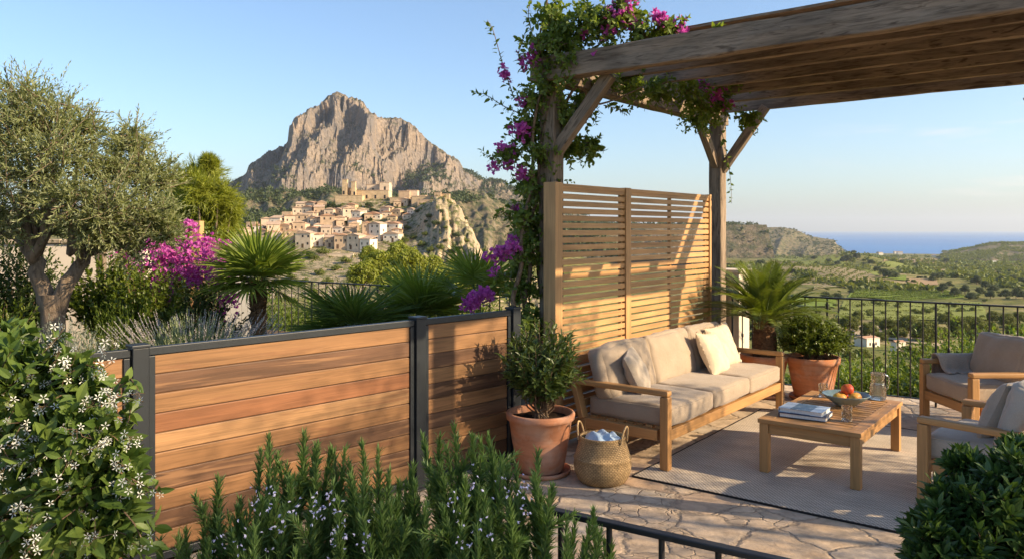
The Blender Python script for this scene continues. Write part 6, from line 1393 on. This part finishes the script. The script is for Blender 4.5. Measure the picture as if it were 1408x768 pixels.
# far woods: one mass
mb = MB(); V, F = diaT(.8, .15, .2); P_ = []; S_ = []
for k in range(2600):
    px = rng.uniform(930, 1500) if k % 3 else rng.uniform(1010, 1408); py = 341 + 30 * rng.random() ** 1.5
    Y = 700 * (5.5 ** rng.random()) ; X = (px - 704) / FPX * Y; z = float(terrain(X, Y))
    if fbm(X * .004, Y * .0025, 3, 12) < .0 or Y > 3300: continue
    r = rng.uniform(3.5, 8); q = runit(18); q[:, 2] = np.abs(q[:, 2]); P_.append(np.array([X, Y, z]) + q * [r, r, r * .8]); S_.append(np.full(18, r * .95))
P_ = np.concatenate(P_); scatter(mb, (V, F), P_, runit(len(P_)), runit(len(P_)), np.concatenate(S_)); tag(mb.build('woodland', M_FARTREE), kind='stuff')
def hill_scrub(nm, obname, dens, size, mat, seed):
    ob = bpy.data.objects[obname]; r_ = np.random.default_rng(seed); me = ob.data; n = len(me.vertices); co = np.zeros(n * 3); me.vertices.foreach_get('co', co); co = co.reshape(-1, 3)
    nv_ = np.zeros(n * 3); me.vertices.foreach_get('normal', nv_); nv_ = nv_.reshape(-1, 3); ok = np.abs(nv_[:, 2]) > .62
    px = 704 + FPX * co[:, 0] / np.maximum(co[:, 1], 1); py = HOR - FPX * (co[:, 2] - HC) / np.maximum(co[:, 1], 1); w = fbm(co[:, 0] * .008, co[:, 1] * .008, 4, seed) > -.05
    idx = np.where(ok & w & (px > 240) & (px < 1480) & ((py > 226) | (obname != 'mountain')))[0]
    if len(idx) == 0: return
    idx = idx[r_.integers(0, len(idx), dens)]; c = co[idx] + r_.normal(size=(dens, 3)) * [size, size, 0]; k = 12
    q = nz(r_.normal(size=(dens, k, 3))); q[..., 2] = np.abs(q[..., 2]); s = size * r_.uniform(.5, 1.2, (dens, 1, 1)); P = (c[:, None] + q * s).reshape(-1, 3)
    mb = MB(); scatter(mb, (V, F), P, runit(len(P)), runit(len(P)), np.repeat(s.ravel(), k)); tag(mb.build(nm, mat), kind='stuff')
hill_scrub('hillside_scrub', 'foothill', 5200, 4.5, M_FARDARK, 3)
hill_scrub('hillside_scrub', 'mountain', 2600, 6.0, M_FARDARK, 4)
hill_scrub('hillside_scrub', 'coastal_hill', 1500, 4.0, M_FARDARK, 5)
hill_scrub('hillside_scrub', 'headland', 2600, 4.5, M_FARTREE, 6)
hill_scrub('hillside_scrub', 'village_hill', 1500, .8, M_FARTREE, 7)
# vineyard and orchard rows
def rows(nm, c, nr, npr, size, mat, jit=.15, along_u=True):
    mb = MB(); u, v = np.meshgrid(np.linspace(.03, .97, nr if along_u else npr), np.linspace(.03, .97, npr if along_u else nr), indexing='ij'); u = u.ravel()[:, None]; v = v.ravel()[:, None]
    p = c[0]*(1-u)*(1-v) + c[1]*u*(1-v) + c[2]*u*v + c[3]*(1-u)*v + rng.normal(size=(len(u), 2)) * jit; z = terrain(p[:, 0], p[:, 1]) + .5; p3 = np.column_stack([p, z])
    k = 9; q = runit(len(p3) * k).reshape(-1, k, 3); q[..., 2] = np.abs(q[..., 2]); P = (p3[:, None] + q * size).reshape(-1, 3)
    scatter(mb, (V, F), P, runit(len(P)), runit(len(P)), size * 1.0); tag(mb.build(nm, mat), kind='stuff')
rows('orchard_rows', FIELDS['orchard'], 26, 15, 2.0, M_FARTREE, .5)
rows('vineyard_rows', FIELDS['vine'], 110, 16, 1.0, M_BRIGHT, .25)
rows('vineyard_rows', FIELDS['meadow'], 60, 7, 1.6, M_FARTREE, .5)
rows('vineyard_rows', FIELDS['lower'], 60, 7, .7, M_FARTREE, .3)
# houses in the valley and the town on the shore
M_TW = plain('white_town_wall', (.72, .64, .54), .9, .1, .1, .2)
def small_house(label, px, py, wpx, hpx, group, mat=M_TW, near=False):
    p = ray_hit(px, py); w = wpx * p.y / FPX; h = hpx * p.y / FPX; t = thing('white_house', label, 'house', (p.x, p.y, p.z), rng.uniform(-.5, .5), group)
    d = w * .8; mb = MB(); box(mb, (0, 0, h / 2 - h * .4), (w, d, h * 1.8)); mb.build('wall', mat, t)
    mb = MB(); Vv = np.array([[-w/2, -d/2, 0], [w/2, -d/2, 0], [w/2, d/2, 0], [-w/2, d/2, 0], [-w/2, 0, .22*h], [w/2, 0, .22*h]]) * [1.06, 1.06, 1] + [0, 0, h * .9 + .1]
    mb.add(Vv, np.array([[0, 1, 5, 4], [2, 3, 4, 5]])); mb.add(Vv, np.array([[0, 4, 3], [1, 2, 5]])); mb.build('roof', M_TILE[0], t)
    if near:
        for x in (-.25, .2): mb = MB(); box(mb, (w * x, -d/2 - .01, h * .4), (w * .12, .05, h * .3)); mb.build('window', M_WIN, t)
    return t
small_house('white house on the slope, largest of those seen between the railing bars', 1192, 476, 26, 13, 'white houses below the railing', M_HW[1], True)
small_house('white house among bushes below the railing, right of the largest one', 1235, 482, 15, 13, 'white houses below the railing', M_HW[1], True)
small_house('low cream house on the slope, left of the largest white house', 1160, 462, 22, 8, 'white houses below the railing', M_HW[0], True)
for k in range(46): small_house('small white house of the town on the shore below the sea', 1188 + 122 * ((k * .618) % 1), 344.6 + 2.6 * ((k * .37) % 1), rng.uniform(4, 8.5), rng.uniform(3, 5), 'white houses of the coastal town')
for px, py in [(1232, 349), (1237, 350), (1325, 354), (1333, 353), (1342, 352), (1351, 354), (1360, 353), (1367, 361), (1388, 357), (1300, 351), (1284, 354), (1210, 351)]: small_house('small white farmhouse scattered in the valley before the coast', px, py, rng.uniform(5, 8), rng.uniform(2.8, 4), 'scattered white farmhouses')
